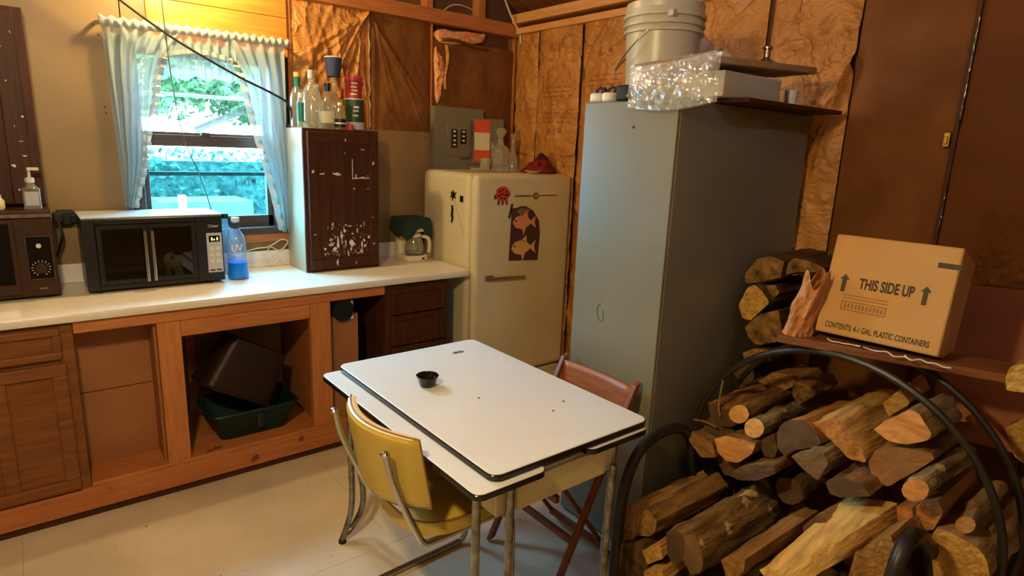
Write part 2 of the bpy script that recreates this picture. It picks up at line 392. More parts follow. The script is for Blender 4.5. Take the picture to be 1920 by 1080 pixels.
def sheet(seed, nf, amp, bulge, ang=(-1.2, 1.2), fans=()):
    r = random.Random(seed); F = []
    for k in range(nf):
        F.append((r.random(), r.random(), r.uniform(*ang), r.uniform(.007, .022), r.uniform(.3, 1)*amp*r.choice((1,1,-1)), r.uniform(.15, .5)))
    for (u, v, a0, a1, n) in fans:
        for k in range(n):
            a = a0+(a1-a0)*(k+.5)/n+r.uniform(-.05, .05)
            F.append((u+.22*math.sin(a), v+.22*math.cos(a), a, r.uniform(.007, .014), amp*r.uniform(.9, 1.7), .34))
    def d(u, v, W, H):
        e = min(u, 1-u); s = bulge*(1-math.exp(-e*9))
        for (fu, fv, a, wd, am, ln) in F:
            du, dv = (u-fu)*W, (v-fv)*H
            p = du*math.cos(a)-dv*math.sin(a); q = du*math.sin(a)+dv*math.cos(a)
            if abs(p) < .1 and abs(q) < ln*2.2:
                s += am*math.exp(-(p/wd)**2)*math.exp(-(q/ln)**2)
        s += .006*mnoise.noise(V((u*W*7+seed, v*H*4, 1)))+.003*mnoise.noise(V((u*W*22, v*H*16, seed)))
        return s
    return d
def back_sheet(name, x0, x1, z0, z1, m, seed, nf=10, amp=.008, bulge=.022, ang=(-.9, .9), fans=()):
    d = sheet(seed, nf, amp, bulge, ang, fans); W, H = x1-x0, z1-z0
    mb = MB().grid(lambda u, v: (x0+u*W, 3.535-d(u, v, W, H), z0+v*H), 72, 100)
    return mb.build(name, m, wback, smooth=True)
back_sheet('insulation_facing', 1.243, 1.688, 1.692, 2.35, kraft, 3, 20, .012, .022, (-.5,.5), ((.95,1.0,3.2,4.2,6),))
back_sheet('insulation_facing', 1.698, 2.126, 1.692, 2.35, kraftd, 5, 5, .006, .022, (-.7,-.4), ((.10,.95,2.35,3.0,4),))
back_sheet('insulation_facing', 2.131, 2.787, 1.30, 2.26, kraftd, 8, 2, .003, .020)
# torn facing with fibreglass showing
def lump(pts, y, name, seed):
    mb = MB(); c = V((sum(p[0] for p in pts)/len(pts), 0, sum(p[1] for p in pts)/len(pts)))
    rings = [(1.0, 0), (.9, .016), (.72, .022), (.5, .024), (.25, .022), (.02, .022)]; n = len(pts)*4
    path = catmull([(p[0], 0, p[1]) for p in pts], 4, True); vs = []
    for s_, h in rings:
        for q in path:
            p = c+(q-c)*s_; nn = mnoise.noise(V((p.x*45, p.z*45, seed)))+.7*mnoise.noise(V((p.x*110, p.z*110, seed))); p.y = y-h-.016*nn; p.z += .010*nn; vs.append(p)
    fs = [(i*n+k, (i+1)*n+k, (i+1)*n+(k+1) % n, i*n+(k+1) % n) for i in range(5) for k in range(n)]
    return mb.add(vs, fs).build(name, fiber, wback, smooth=True)
lump([(2.15,2.31),(2.3,2.325),(2.45,2.335),(2.53,2.33),(2.50,2.275),(2.36,2.255),(2.24,2.235),(2.17,2.25)], 3.525, 'torn_fibreglass', 1)
lump([(2.145,2.20),(2.18,2.18),(2.215,2.10),(2.205,2.0),(2.18,1.88),(2.155,1.90),(2.145,2.05)], 3.525, 'torn_fibreglass', 2)
rp = random.Random(5)
def ragged(u, v):
    w_ = .006+.010*abs(mnoise.noise(V((v*9, 1, 1))))
    return (1.693+(u-.5)*w_+.006*mnoise.noise(V((v*13, 2, 5))), 3.508-.010*math.sin(u*3)-.006*mnoise.noise(V((v*20, u, 3))), 1.70+v*.63)
MB().grid(ragged, 4, 70).build('torn_paper_edge', mat('pale_torn_edge', lin(190,156,118), lin(120,80,48), rough=.8, scale=14), wback, smooth=True)
MB().tube(catmull([(2.60,3.455,2.62),(2.69,3.455,2.47),(2.775,3.46,2.37),(2.785,3.46,2.30)],5), .006, 6).build('wall_cable', wirew, wback, smooth=True)
MB().tube(catmull([(2.20,3.51,2.43),(2.26,3.50,2.47),(2.34,3.49,2.475),(2.47,3.515,2.455)],5), .003, 6).build('wall_cable', wirew, wback, smooth=True)
for x, z in ((.365,2.04),(.362,1.725),(.365,1.697),(.42,1.3),(1.66,1.66),(2.08,1.66)):
    discn = MB().lathe([(.004,0),(.003,.002),(.0,.0025)], (0,0,0), 8); discn.v = [V((x+q.x, 3.515-q.z, z+q.y)) for q in discn.v]
    discn.build('nail_head', wireb, wback)
# curled flaps of torn paper
MB().grid(lambda u, v: (2.17+u*.35, 3.50-.03*math.sin(v*2.6)-.006*math.sin(u*9), 2.262+.012*math.sin(u*5)-v*.02), 16, 5).build('torn_paper_flap', kraftd, wback, smooth=True, solid=.002)
MB().grid(lambda u, v: (2.212+.012*math.sin(v*6)+u*.022, 3.512-.018*math.sin(u*2.8), 2.23-v*.27), 5, 16).build('torn_paper_flap', kraft, wback, smooth=True, solid=.002)

wr = MB().box(2.89, -1.3, 0, 2.95, 3.66, 2.52)
wright = tag(wr.build('wall_right', sheath, org=(0,0,0)), 'unfinished stud wall filled with kraft-faced insulation', 'wall', kind='structure')
ST = [-.785,-.38,.025,.43,.835,1.24,1.65,2.05,2.46,2.87,3.28]
for y in ST:
    MB().box(2.822, y-.019, 0, 2.89, y+.019, 2.36).build('wall_stud', sheath, wright)
def right_sheet(y0, y1, m, seed, nf, amp, bulge, ang=(-.9,.9), fans=(), z0=0.0, z1=2.36, name='insulation_facing'):
    d = sheet(seed, nf, amp, bulge, ang, fans); W, H = y1-y0, z1-z0
    mb = MB().grid(lambda u, v: (2.805-d(u, v, W, H), y1-u*W, z0+v*H), 64, 190)
    mb.build(name, m, wright, smooth=True)
    return lambda p: V((2.805-d((y1-p.y)/W, (p.z-z0)/H, W, H)-.0015, p.y, p.z))
ws = {}
ws[0] = right_sheet(3.285, 3.52, kraft, 21, 14, .010, .014)
ws[1] = right_sheet(2.882, 3.278, kraft, 22, 34, .014, .026, (-1.5,1.5))
ws[2] = right_sheet(2.465, 2.860, kraft, 23, 30, .014, .026, (-1.5,1.5))
ws[3] = right_sheet(2.056, 2.456, kraft, 24, 26, .014, .024, (-.9,.9))
ws[4] = right_sheet(1.664, 2.046, kraft, 25, 20, .013, .024, (.2,1.0), ((0.1,.70,2.2,2.9,4),))
ws[5] = right_sheet(1.245, 1.636, kraft, 26, 16, .013, .022, (-1,-.3), ((.9,.98,3.3,4.0,6),))
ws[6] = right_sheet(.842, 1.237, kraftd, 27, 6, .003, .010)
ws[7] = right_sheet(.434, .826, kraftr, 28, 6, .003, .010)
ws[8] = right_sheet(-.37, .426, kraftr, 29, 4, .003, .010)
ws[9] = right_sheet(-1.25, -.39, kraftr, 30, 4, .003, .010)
for k, y, z, s_ in ((1, 3.08, 2.22, .075), (1, 3.07, 1.70, .07), (2, 2.66, 2.16, .06), (3, 2.2, 2.2, .08)):
    text('R-19', 'paper_print', printr, wright, (2.8, y, z), (0,-1,0), (0,0,1), s_, .01, 1.0, 0, True, ws[k])
for k, y, z0 in ((1, 3.22, 2.0), (2, 2.80, 2.05), (1, 3.22, 1.84)):
    for q in range(3):
        mb = MB(); vs = []
        for i in range(13):
            for h in (0, .006): vs.append(ws[k](V((2.8, y-.02-.022*i, z0-q*.028+h))))
        mb.add(vs, [(2*i, 2*i+1, 2*i+3, 2*i+2) for i in range(12) if (i+q) % 4]).build('paper_print', printr, wright)
MB().box(2.755, -1.3, 2.36, 2.89, 3.475, 2.40).build('top_plate', pineY, wright, bevel=.003, seg=1)
MB().box(2.735, -1.3, 2.425, 2.89, 3.50, 2.485).build('eave_beam', pineY, wright, bevel=.003, seg=1)
# strip and hasp on the stud at the right
MB().box(2.790, .826, 0, 2.815, .842, 2.36).build('seam_strip', darkwood, wright)
MB().grid(lambda u, v: (2.786-.004*mnoise.noise(V((v*30, u, 2))), .828-u*.004+.003*mnoise.noise(V((v*22, 1, 4))), 1.76+v*.38), 2, 40).build('foil_strip', chromed, wright)
MB().grid(lambda u, v: (2.786-.004*mnoise.noise(V((v*30, u, 7))), .828-u*.003+.003*mnoise.noise(V((v*22, 3, 4))), 1.36+v*.18), 2, 20).build('foil_strip', chromed, wright)

cl = MB()
def slope(x): return 2.50+(2.95-x)*.36
cl.obox((2.95,-1.35,slope(2.95)+.02), (-2.75,0,2.75*.36), (0,5.0,0), (0,0,.03))
cl.obox((.2,-1.35,slope(.2)+.02), (-1.9,0,-1.9*.36), (0,5.0,0), (0,0,.03))
ceil = tag(cl.build('ceiling', deckwood, org=(0,0,0)), 'dark brown boarded roof slope above the stud walls', 'ceiling', kind='structure')
for k in range(18):
    x1 = 2.95-k*.155; x0 = x1-.152
    MB().obox((x1,-1.35,slope(x1)), (x0-x1,0,(x1-x0)*.36), (0,5.0,0), (0,0,.02)).build('roof_board', deckwood, ceil)
for nm, b, lb in (('wall_left', (-1.66,-1.3,0,-1.6,3.66,3.3), 'tan hardboard wall on the left behind the camera'), ('wall_front', (-1.66,-1.36,0,2.95,-1.3,3.3), 'tan hardboard wall behind the camera')):
    tag(MB().box(*b).build(nm, tan, org=(0,0,0)), lb, 'wall', kind='structure')

# window
wn = tag(MB().box(.44,3.49,1.10,.492,3.60,2.05).box(1.112,3.49,1.10,1.20,3.60,2.05).box(.44,3.49,2.015,1.20,3.60,2.05).box(.42,3.47,1.10,1.215,3.60,1.135)
     .build('window_1', windowd, org=(.8,3.55,1.1), bevel=.003, seg=1), 'dark framed sash window over the counter', 'window', kind='structure')
MB().box(.45,3.495,1.05,1.205,3.53,1.098).build('window_apron', pineX, wn, bevel=.002, seg=1)
s1 = MB().box(.492,3.535,1.135,.520,3.57,1.60).box(1.085,3.535,1.135,1.112,3.57,1.60).box(.492,3.535,1.135,1.112,3.57,1.195).box(.492,3.535,1.555,1.112,3.57,1.612).build('lower_sash', windowd, wn, bevel=.002, seg=1)
MB().box(.52,3.55,1.195,1.085,3.554,1.555).build('pane', glassb, s1)
MB().box(.77,3.528,1.612,.81,3.56,1.628).build('sash_lock', windowd, s1)
s2 = MB().box(.492,3.575,1.57,.515,3.60,2.015).box(1.09,3.575,1.57,1.112,3.60,2.015).box(.492,3.575,1.58,1.112,3.60,1.625).box(.492,3.575,1.985,1.112,3.60,2.015).build('upper_sash', windowd, wn, bevel=.002, seg=1)
MB().box(.515,3.585,1.625,1.09,3.588,1.985).build('pane', glassw, s2)
MB().box(.515,3.590,1.80,1.09,3.60,1.818).build('storm_bar', whitep, wn)
MB().box(.492,3.605,1.405,1.112,3.62,1.425).build('storm_bar', windowd, wn)

# ------------------------------------------------------------------ outside
gd = tag(MB().box(-14, 3.7, -.5, 18, 30, -.4).build('ground', grass, org=(0,0,0)), 'garden ground outside the window', 'ground', kind='structure')
def leaves(n, fn, size, seed):
    r = random.Random(seed); mb = MB()
    for k in range(n):
        c = V(fn(r)); a = V((r.gauss(0,1), r.gauss(0,1), r.gauss(0,1))).normalized(); b = a.orthogonal().normalized()
        s_ = size*r.uniform(.6, 1.3)
        mb.add([c-a*s_, c+b*s_*.45, c+a*s_, c-b*s_*.45], [(0,1,2,3)])
    return mb
tr = thing('garden_tree', 'leafy green tree seen through the upper window sash', 'tree', (2.9, 7.2, -.4))
MB().tube(catmull([(2.9,7.2,-.4),(2.85,7.2,1.0),(2.6,7.2,2.6),(2.1,7.2,4.2)], 5), .12, 8).build('trunk', barkout, tr, smooth=True)
MB().tube(catmull([(2.72,7.2,2.15),(2.2,7.0,1.98),(1.75,6.9,1.80),(1.45,6.9,1.66)], 5), .035, 6).build('branch', barkout, tr, smooth=True)
def canopy(r):
    x = r.uniform(-.4, 4.6); return (x, r.uniform(6.2, 8.6), 1.88+r.random()**1.1*.95+.12*math.sin(x*5))
tag(leaves(17000, canopy, .06, 3).build('foliage', leafm, tr), kind='stuff')
tag(leaves(160, lambda r: (r.uniform(.9,2.6), r.uniform(6.4,7.4), r.uniform(1.75,2.05)), .05, 4).build('twig_leaves', leafm, tr), kind='stuff')
hd = thing('hedge', 'blue-green hedge outside behind the lower window sash', 'hedge', (2.4, 8.6, -.4))
tag(leaves(9000, lambda r: (r.uniform(-1,5), 8.2+r.random()*1.2, -.4+r.random()*1.83), .05, 5).build('foliage', leafd, hd), kind='stuff')
MB().box(-1,8.5,-.4,5,9.3,1.3).build('hedge_core', leafd, hd)
sh = thing('garden_shed', 'pale garden shed outside low in the window view', 'shed', (1.6, 7.4, -.4))
MB().box(1.15,7.2,-.4,2.05,7.9,.92).build('wall', shedm, sh)
MB().box(1.30,7.14,-.4,1.37,7.2,1.0).build('corner_post', whitep, sh)
# ------------------------------------------------------------------ lamps (above and behind the picture frame)
bulbm = emit('warm_bulb', (1.0, .78, .5, 1), 3)
def hanging_bulb(loc, label, power, rad, ctop):
    t = thing('bulb_lamp', label, 'lamp', loc)
    x, y, z = loc
    MB().lathe([(.012,0),(.03,.03),(.034,.06),(.02,.10),(.014,.115)], (x,y,z-.05), 14).build('bulb', bulbm, t, smooth=True)
    MB().lathe([(.02,.062),(.022,.11),(.008,.125)], (x,y,z), 12).build('socket', blackp, t, smooth=True)
    MB().tube([(x,y,z+.12),(x,y,ctop)], .004, 6).build('cord', wireb, t)
    ld = bpy.data.lights.new('bulb_light', 'POINT'); ld.energy = power; ld.color = (1.0, .77, .38); ld.shadow_soft_size = rad
    lo = bpy.data.objects.new('bulb_light', ld); col.objects.link(lo); lo.parent = t; lo.location = (0, 0, -.09)
for a in (((.68,3.17,2.50),'bare bulb hanging above the window out of frame',33,.045,3.0),((-.1,.95,2.25),'bare bulb hanging over the camera position',76,.07,3.0)): hanging_bulb(*a)

# ------------------------------------------------------------------ counter run
ct = thing('countertop', 'long cream laminate countertop under the window', 'countertop', (.6, 3.2, .87))
MB().prism([(2.893,.885),(2.897,.873),(2.91,.87),(3.514,.87),(3.514,.91),(2.91,.91),(2.897,.906),(2.893,.896)], (-.85,0,0), (0,1,0), (0,0,1), (2.86,0,0)).build('worktop', counterm, ct, smooth=True)
tag(MB().box(-.85,3.492,.9105,2.01,3.514,1.0).build('backsplash', counterm, bevel=.004), 'low cream backsplash strip standing along the back of the countertop', 'backsplash')

def panel_front(mb_name, x0, x1, z0, z1, y, parent, m, n=1, fr=.045):
    o = MB().box(x0, y-.018, z0, x1, y, z1)
    p = o.build(mb_name, m, parent, bevel=.003)
    return p
bc = thing('base_cabinet', 'brown base cabinet with panelled drawer and door at the left picture edge', 'cabinet', (-.3, 3.2, .135))
MB().box(-.8,2.925,.137,.112,3.48,.868).build('body', darkwoodX, bc, bevel=.002, seg=1)
def framed(name, x0, x1, z0, z1, y, parent, mul=0, fr=.05):
    p = MB().box(x0, y-.010, z0, x1, y, z1).build(name, darkwoodX, parent)
    # frame rails proud of the recessed panel
    def rail(a, b, c, d, nm): MB().box(a, y-.022, c, b, y-.010, d).build(nm, darkwoodX, p, bevel=.005)
    rail(x0, x1, z1-fr, z1, 'rail'); rail(x0, x1, z0, z0+fr, 'rail'); rail(x0, x0+fr, z0+fr, z1-fr, 'stile'); rail(x1-fr, x1, z0+fr, z1-fr, 'stile')
    for k in range(mul):
        xm = x0+(x1-x0)*(k+1)/(mul+1); rail(xm-fr*.5, xm+fr*.5, z0+fr, z1-fr, 'stile')
    return p
framed('drawer_front', -.52, .07, .725, .852, 2.925, bc, 0, .03)
framed('door', -.36, .078, .150, .705, 2.925, bc, 1, .05)

cf = thing('counter_frame', 'open pine frame under the middle of the countertop', 'cabinet frame', (.8, 3.2, 0))
MB().box(.114,2.92,.818,1.485,2.945,.868).build('top_rail', pineX, cf, bevel=.002, seg=1)
MB().box(.498,2.921,.744,1.076,2.945,.816).build('opening_rail', pineX, cf, bevel=.002, seg=1)
MB().box(.406,2.918,.158,.497,2.955,.817).build('post', pineZ, cf, bevel=.002, seg=1)
MB().box(1.077,2.918,.158,1.180,2.955,.817).build('post', pineZ, cf, bevel=.002, seg=1)
tb_ = tag(MB().box(-.8,2.921,.035,1.90,2.945,.137).build('trim_1', pineX, bevel=.002, seg=1), 'pine toe board running along the foot of the counter run', 'trim', kind='structure')
MB().box(-.8,2.935,0,1.90,2.95,.034).build('toe_strip', darkwood, tb_)
MB().box(.114,2.919,.139,1.485,3.50,.157).build('bottom_shelf', pineX, cf, bevel=.002, seg=1)
MB().box(.115,3.10,.50,.405,3.115,.86).box(.115,3.10,.158,.405,3.115,.495).build('back_panel', brownboard, cf)
MB().box(.395,2.956,.158,.405,3.50,.86).build('divider', brownboard, cf)
MB().box(1.105,2.956,.158,1.125,3.50,.86).build('divider', brownboard, cf)
MB().box(.41,3.46,.158,1.10,3.475,.86).build('back_panel', tan, cf)
MB().box(.42,3.44,.62,.62,3.458,.70).box(.60,3.43,.16,.64,3.455,.60).build('cleat', pineX, cf)
MB().box(1.182,2.975,.158,1.352,2.99,.722).build('side_panel', brownboard, cf)
MB().box(1.18,3.40,.158,1.485,3.415,.86).build('back_panel', darkwood, cf)
du = thing('drawer_cabinet', 'dark brown cabinet with three drawers beside the refrigerator', 'cabinet', (1.69, 3.2, .158))
MB().box(1.49,2.926,.158,1.878,3.48,.868).build('body', darkwood, du, bevel=.002, seg=1)
for z0, z1 in ((.70,.845),(.52,.69),(.17,.51)):
    p = MB().box(1.52,2.914,z0,1.862,2.926,z1).build('drawer_front', darkwood, du, bevel=.003)
    for a, b, c, d in ((1.52,1.862,z1-.03,z1),(1.52,1.862,z0,z0+.03),(1.52,1.55,z0+.03,z1-.03),(1.832,1.862,z0+.03,z1-.03)):
        MB().box(a,2.906,c,b,2.914,d).build('drawer_rail', darkwood, p, bevel=.003, seg=1)
# black pan hung under the counter
hp = thing('hanging_pan', 'round black pan hanging under the counter rail', 'pan', (1.26, 2.965, .70))
MB().lathe([(.001,0),(.052,0),(.058,.008),(.058,.02),(.05,.02)], (0,0,0), 24).build('pan', blackp, hp, smooth=True)
pan = hp.children[0]
for v in pan.data.vertices:
    c = v.co+ORG[pan.name]; v.co = V((c.x, -c.z*1.0, c.y+.055))
MB().box(1.305,2.955,.70,1.318,2.962,.80).build('strap', whitep, hp)

# things inside the open bay
gb = thing('green_basin', 'dark green plastic basin in the open cabinet bay', 'basin', (.81, 3.10, .158))
def tubshape(x0,x1,y0,y1,z0,z1,ins,t=.006):
    mb = MB(); lo = rrect(x0+ins,y0+ins,x1-ins,y1-ins,.04); hi = rrect(x0,y0,x1,y1,.05); hi2 = rrect(x0+t,y0+t,x1-t,y1-t,.045); lo2 = rrect(x0+ins+t,y0+ins+t,x1-ins-t,y1-ins-t,.035)
    n = len(lo); vs = [(p[0],p[1],z0) for p in lo]+[(p[0],p[1],z1) for p in hi]+[(p[0],p[1],z1) for p in hi2]+[(p[0],p[1],z0+t) for p in lo2]
    fs = [tuple(range(n-1,-1,-1))]+[(k*n+i, k*n+(i+1)%n, (k+1)*n+(i+1)%n, (k+1)*n+i) for k in range(3) for i in range(n)]+[tuple(3*n+i for i in range(n))]
    return mb.add(vs, fs)
tubshape(.60,1.02,2.965,3.28,.1585,.30,.05).build('tub', greenpl, gb, smooth=True)
MB().tube([(p[0],p[1],.30) for p in rrect(.60,2.965,1.02,3.28,.05)], .009, 6, True).build('rim', greenpl, gb, smooth=True)
MB().box(.81,2.972,.20,.845,2.985,.275).build('grip', blackp, gb, bevel=.006)
bt = thing('brown_tote', 'dark brown plastic bin tipped on its side on the green basin', 'bin', (.82, 3.12, .30))
mb = tubshape(-.18,.18,-.13,.13,0,.26,.03)
Mt = Matrix.Translation((.80,3.17,.445)) @ Matrix.Rotation(math.radians(31),4,'Y') @ Matrix.Rotation(math.radians(174),4,'X') @ Matrix.Translation((0,0,-.15))
mb.v = [Mt @ p for p in mb.v]; mb.build('bin', brownpl, bt, smooth=True)
mb = MB().tube([(p[0],p[1],.26) for p in rrect(-.18,-.13,.18,.13,.05)], .008, 6, True); mb.v = [Mt @ p for p in mb.v]; mb.build('rim', brownpl, bt, smooth=True)
mb = MB().box(-.005,.105,.02,.005,.126,.20); mb.v = [Mt @ p for p in mb.v]; mb.build('moulded_rib', brownpl, bt, bevel=.003)

# ------------------------------------------------------------------ left wall cabinet, microwave, soap
wc = thing('wall_cabinet', 'tall dark wall cabinet with paint flecks above the microwave', 'cabinet', (-.25, 3.43, 1.292))
MB().box(-.65,3.36,1.292,.093,3.512,2.09).build('body', darkwood, wc, bevel=.003, seg=1)
dr = MB().box(-.55,3.344,1.30,.060,3.358,2.075).build('door', splat, wc, bevel=.003)
MB().box(-.015,3.336,1.30,.060,3.344,2.075).build('stile', splat, dr, bevel=.004)
for za, zb in ((2.0,2.075),(1.30,1.37)): MB().box(-.55,3.336,za,-.016,3.344,zb).build('rail', splat, dr, bevel=.004)
rr = random.Random(11)
def flecks(parent, y, spots, seed):
    rq = random.Random(seed); mb = MB()
    for (x, z, r) in spots:
        ax, az = rq.choice(((.5,1.7),(1.5,.5),(.8,1.0),(.4,2.2),(1,1))); n_ = 11; q = [rq.uniform(.35, 1.15) for k in range(n_)]
        mb.add([(x, y, z)]+[(x+r*math.cos(2*math.pi*k/n_)*q[k]*ax, y, z+r*math.sin(2*math.pi*k/n_)*q[k]*az) for k in range(n_)], [(0, 1+k, 1+(k+1) % n_) for k in range(n_)])
    return tag(mb.build('paint_fleck', paintw, parent), kind='stuff')
flecks(dr, 3.3352, [(.045,1.99,.004),(.005,1.93,.006),(.012,1.80,.004),(.05,1.66,.005),(.02,1.62,.003),(.04,1.5,.006),(.0,1.46,.008),(.035,1.56,.005),(.03,1.40,.007),(.008,1.36,.006)], 2)

mv = thing('microwave', 'old brown microwave with dial control at the left end of the counter', 'microwave', (-.2, 3.35, .912))
MB().box(-.52,3.20,.925,.100,3.50,1.285).build('case', mwm, mv, bevel=.006)
for x in (-.45,.05):
    for y in (3.24,3.45): MB().box(x,y,.911,x+.03,y+.03,.926).build('foot', blackrub, mv)
dd = MB().box(-.50,3.186,.94,-.028,3.20,1.25).build('door', mwm, mv, bevel=.004)
MB().box(-.48,3.182,.985,-.045,3.186,1.235).build('door_window', blackg, dd)
MB().box(-.50,3.183,1.258,.098,3.197,1.272).build('top_trim', chromed, mv)
cp = MB().box(.004,3.192,1.0,.086,3.20,1.178).build('control_panel', blackg, mv)
MB().box(.003,3.190,.998,.087,3.193,1.0).box(.003,3.190,1.178,.087,3.193,1.18).box(.002,3.190,.998,.004,3.193,1.18).box(.086,3.190,.998,.088,3.193,1.18).build('panel_trim', chromed, cp)
def discy(c, r, d, n=20):
    mb = MB(); mb.prism([(r*math.cos(2*math.pi*k/n), r*math.sin(2*math.pi*k/n)) for k in range(n)], c, (1,0,0), (0,0,1), (0,-d,0)); return mb
discy((.044,3.192,1.140), .009, .010).build('indicator_knob', whitep, cp, smooth=True)
discy((.044,3.192,1.045), .020, .014).build('dial', mwm, cp, smooth=True)
mb = MB()
for k in range(14):
    a = math.radians(-150+k*23); mb.add([(.044+math.sin(a)*s+math.cos(a)*t, 3.1915, 1.045+math.cos(a)*s-math.sin(a)*t) for s, t in ((.025,-.001),(.034,-.001),(.034,.001),(.025,.001))], [(0,1,2,3)])
mb.build('dial_marks', labelw, cp)
MB().box(.03,3.1995,.955,.058,3.2005,.96).build('nameplate', chromed, mv)
# power plug cluster between microwave and oven
ad = thing('plug_adapter', 'black plug adapter on the wall between microwave and oven', 'plug', (.17, 3.49, 1.20))
MB().box(.125,3.46,1.185,.195,3.514,1.255).build('adapter', blackrub, ad, bevel=.01)
MB().box(.11,3.42,1.20,.15,3.47,1.25).build('plug', blackrub, ad, bevel=.01)
MB().box(.175,3.43,1.195,.205,3.47,1.24).build('plug', blackrub, ad, bevel=.01)
MB().tube(catmull([(.13,3.42,1.21),(.135,3.40,1.15),(.125,3.42,1.10),(.11,3.45,1.05)],5), .006, 6).build('cord', wireb, ad, smooth=True)

sp = thing('soap_dispenser', 'clear pump soap bottle standing on the brown microwave', 'bottle', (.045, 3.255, 1.286))
MB().prism(rrect(-.03,-.018,.03,.018,.01), (.045,3.265,1.287), (1,0,0), (0,1,0), (0,0,.085)).lathe([(.026,.085),(.014,.10),(.013,.112)], (.045,3.265,1.287), 14).build('bottle', bottleg, sp, smooth=True)
MB().lathe([(.015,.108),(.016,.12),(.014,.128),(.006,.130),(.005,.155),(.007,.157),(.007,.166),(.0,.168)], (.045,3.265,1.287), 14).box(.040,3.235,1.446,.078,3.272,1.456).build('pump', whitep, sp, smooth=True)
MB().box(.022,3.2455,1.300,.068,3.2468,1.358).build('label', silver, sp)
jr = thing('small_jar', 'small cream jar on the microwave at the picture edge', 'jar', (-.068, 3.25, 1.286))
MB().lathe([(.02,0),(.024,.01),(.024,.035),(.016,.045)], (-.068,3.25,1.287), 16).build('jar', creamp, jr, smooth=True)
MB().lathe([(.014,.045),(.014,.06),(.0,.062)], (-.068,3.25,1.287), 16).build('lid', whitep, jr, smooth=True)

# ------------------------------------------------------------------ french-door oven
ov = thing('countertop_oven', 'black french-door toaster oven with chrome handles on the counter', 'oven', (.48, 3.35, .911))
MB().box(.20,3.205,.925,.758,3.21,1.24).box(.20,3.21,.925,.204,3.48,1.24).box(.754,3.21,.925,.758,3.48,1.24).box(.204,3.47,.925,.754,3.48,1.24).box(.204,3.21,.925,.754,3.47,.94).build('case', blackp, ov)
MB().box(.196,3.20,1.2405,.762,3.485,1.248).build('top', silver, ov, bevel=.003)
MB().box(.196,3.19,.925,.244,3.205,1.24).box(.640,3.19,.925,.758,3.205,1.24).box(.244,3.19,.925,.640,3.205,.945).box(.244,3.19,1.215,.640,3.205,1.24).build('face', blackp, ov, bevel=.002, seg=1)
# cut: the case front behind the doors is an opening, so rebuild the back plane as interior
ov.children[0].data.clear_geometry()
mbc = MB().box(.20,3.206,.925,.21,3.48,1.24).box(.748,3.206,.925,.758,3.48,1.24).box(.21,3.47,.925,.748,3.48,1.24).box(.21,3.206,.925,.748,3.47,.94).box(.645,3.206,.94,.655,3.47,1.24)
ov.children[0].data.from_pydata([tuple(p-ORG[ov.name]) for p in mbc.v], [], mbc.f)
for x0, x1, hx in ((.246,.441,.428),(.443,.638,.456)):
    d = MB().box(x0,3.186,.947,x0+.018,3.196,1.213).box(x1-.018,3.186,.947,x1,3.196,1.213).box(x0+.018,3.186,.947,x1-.018,3.196,.965).box(x0+.018,3.186,1.195,x1-.018,3.196,1.213).build('door', blackp, ov)
    MB().box(x0+.018,3.190,.965,x1-.018,3.193,1.195).build('pane', darkglass, d)
    h = MB().tube([(hx,3.165,.955),(hx,3.165,1.185)], .008, 10).build('handle', chrome, d, smooth=True)
    MB().box(hx-.004,3.165,.965,hx+.004,3.186,.973).box(hx-.004,3.165,1.165,hx+.004,3.186,1.173).build('handle_mount', chrome, d)
MB().box(.212,3.46,.942,.643,3.468,1.235).box(.212,3.21,.9405,.643,3.46,.945).build('liner', mat('oven_liner', lin(120,112,98), rough=.4, metal=.6), ov)
for z in (1.00, 1.06):
    mb = MB()
    for k in range(12): mb.tube([(.23+.036*k,3.21,z),(.23+.036*k,3.45,z)], .0025, 5)
    mb.tube([(.215,3.215,z),(.64,3.215,z)], .003, 5).build('rack', silver, ov)
MB().box(.23,3.23,1.005,.63,3.44,1.012).build('tray', silver, ov)
cp = MB().box(.684,3.186,.966,.752,3.19,1.158).build('control_panel', silver, ov, bevel=.001, seg=1)
MB().box(.694,3.1845,1.115,.742,3.186,1.145).build('display', blackg, cp)
dsp = emit('display_digits', (.8, .95, .25, 1), 1.2)
mb = MB()
for k, x in enumerate((.704,.714,.728)): mb.box(x,3.184,1.122,x+.006,3.1845,1.137 if k != 1 else 1.130)
mb.build('digits', dsp, cp)
for r_ in range(3):
    for c_ in range(2): MB().box(.697+c_*.026,3.1848,1.075-r_*.03,.713+c_*.026,3.186,1.09-r_*.03).build('button', labelw, cp)
for c_ in range(2): MB().box(.692+c_*.030,3.1845,.974,.714+c_*.030,3.186,.981).build('button', blackp, cp)
text('Oster', 'maker_lettering', silver, ov, (.718,3.1895,1.185), (1,0,0), (0,0,1), .02, .01)
for x in (.24,.70):
    for y in (3.22,3.44): MB().lathe([(.014,0),(.012,.016)], (x,y,.9105), 10).build('foot', blackrub, ov)

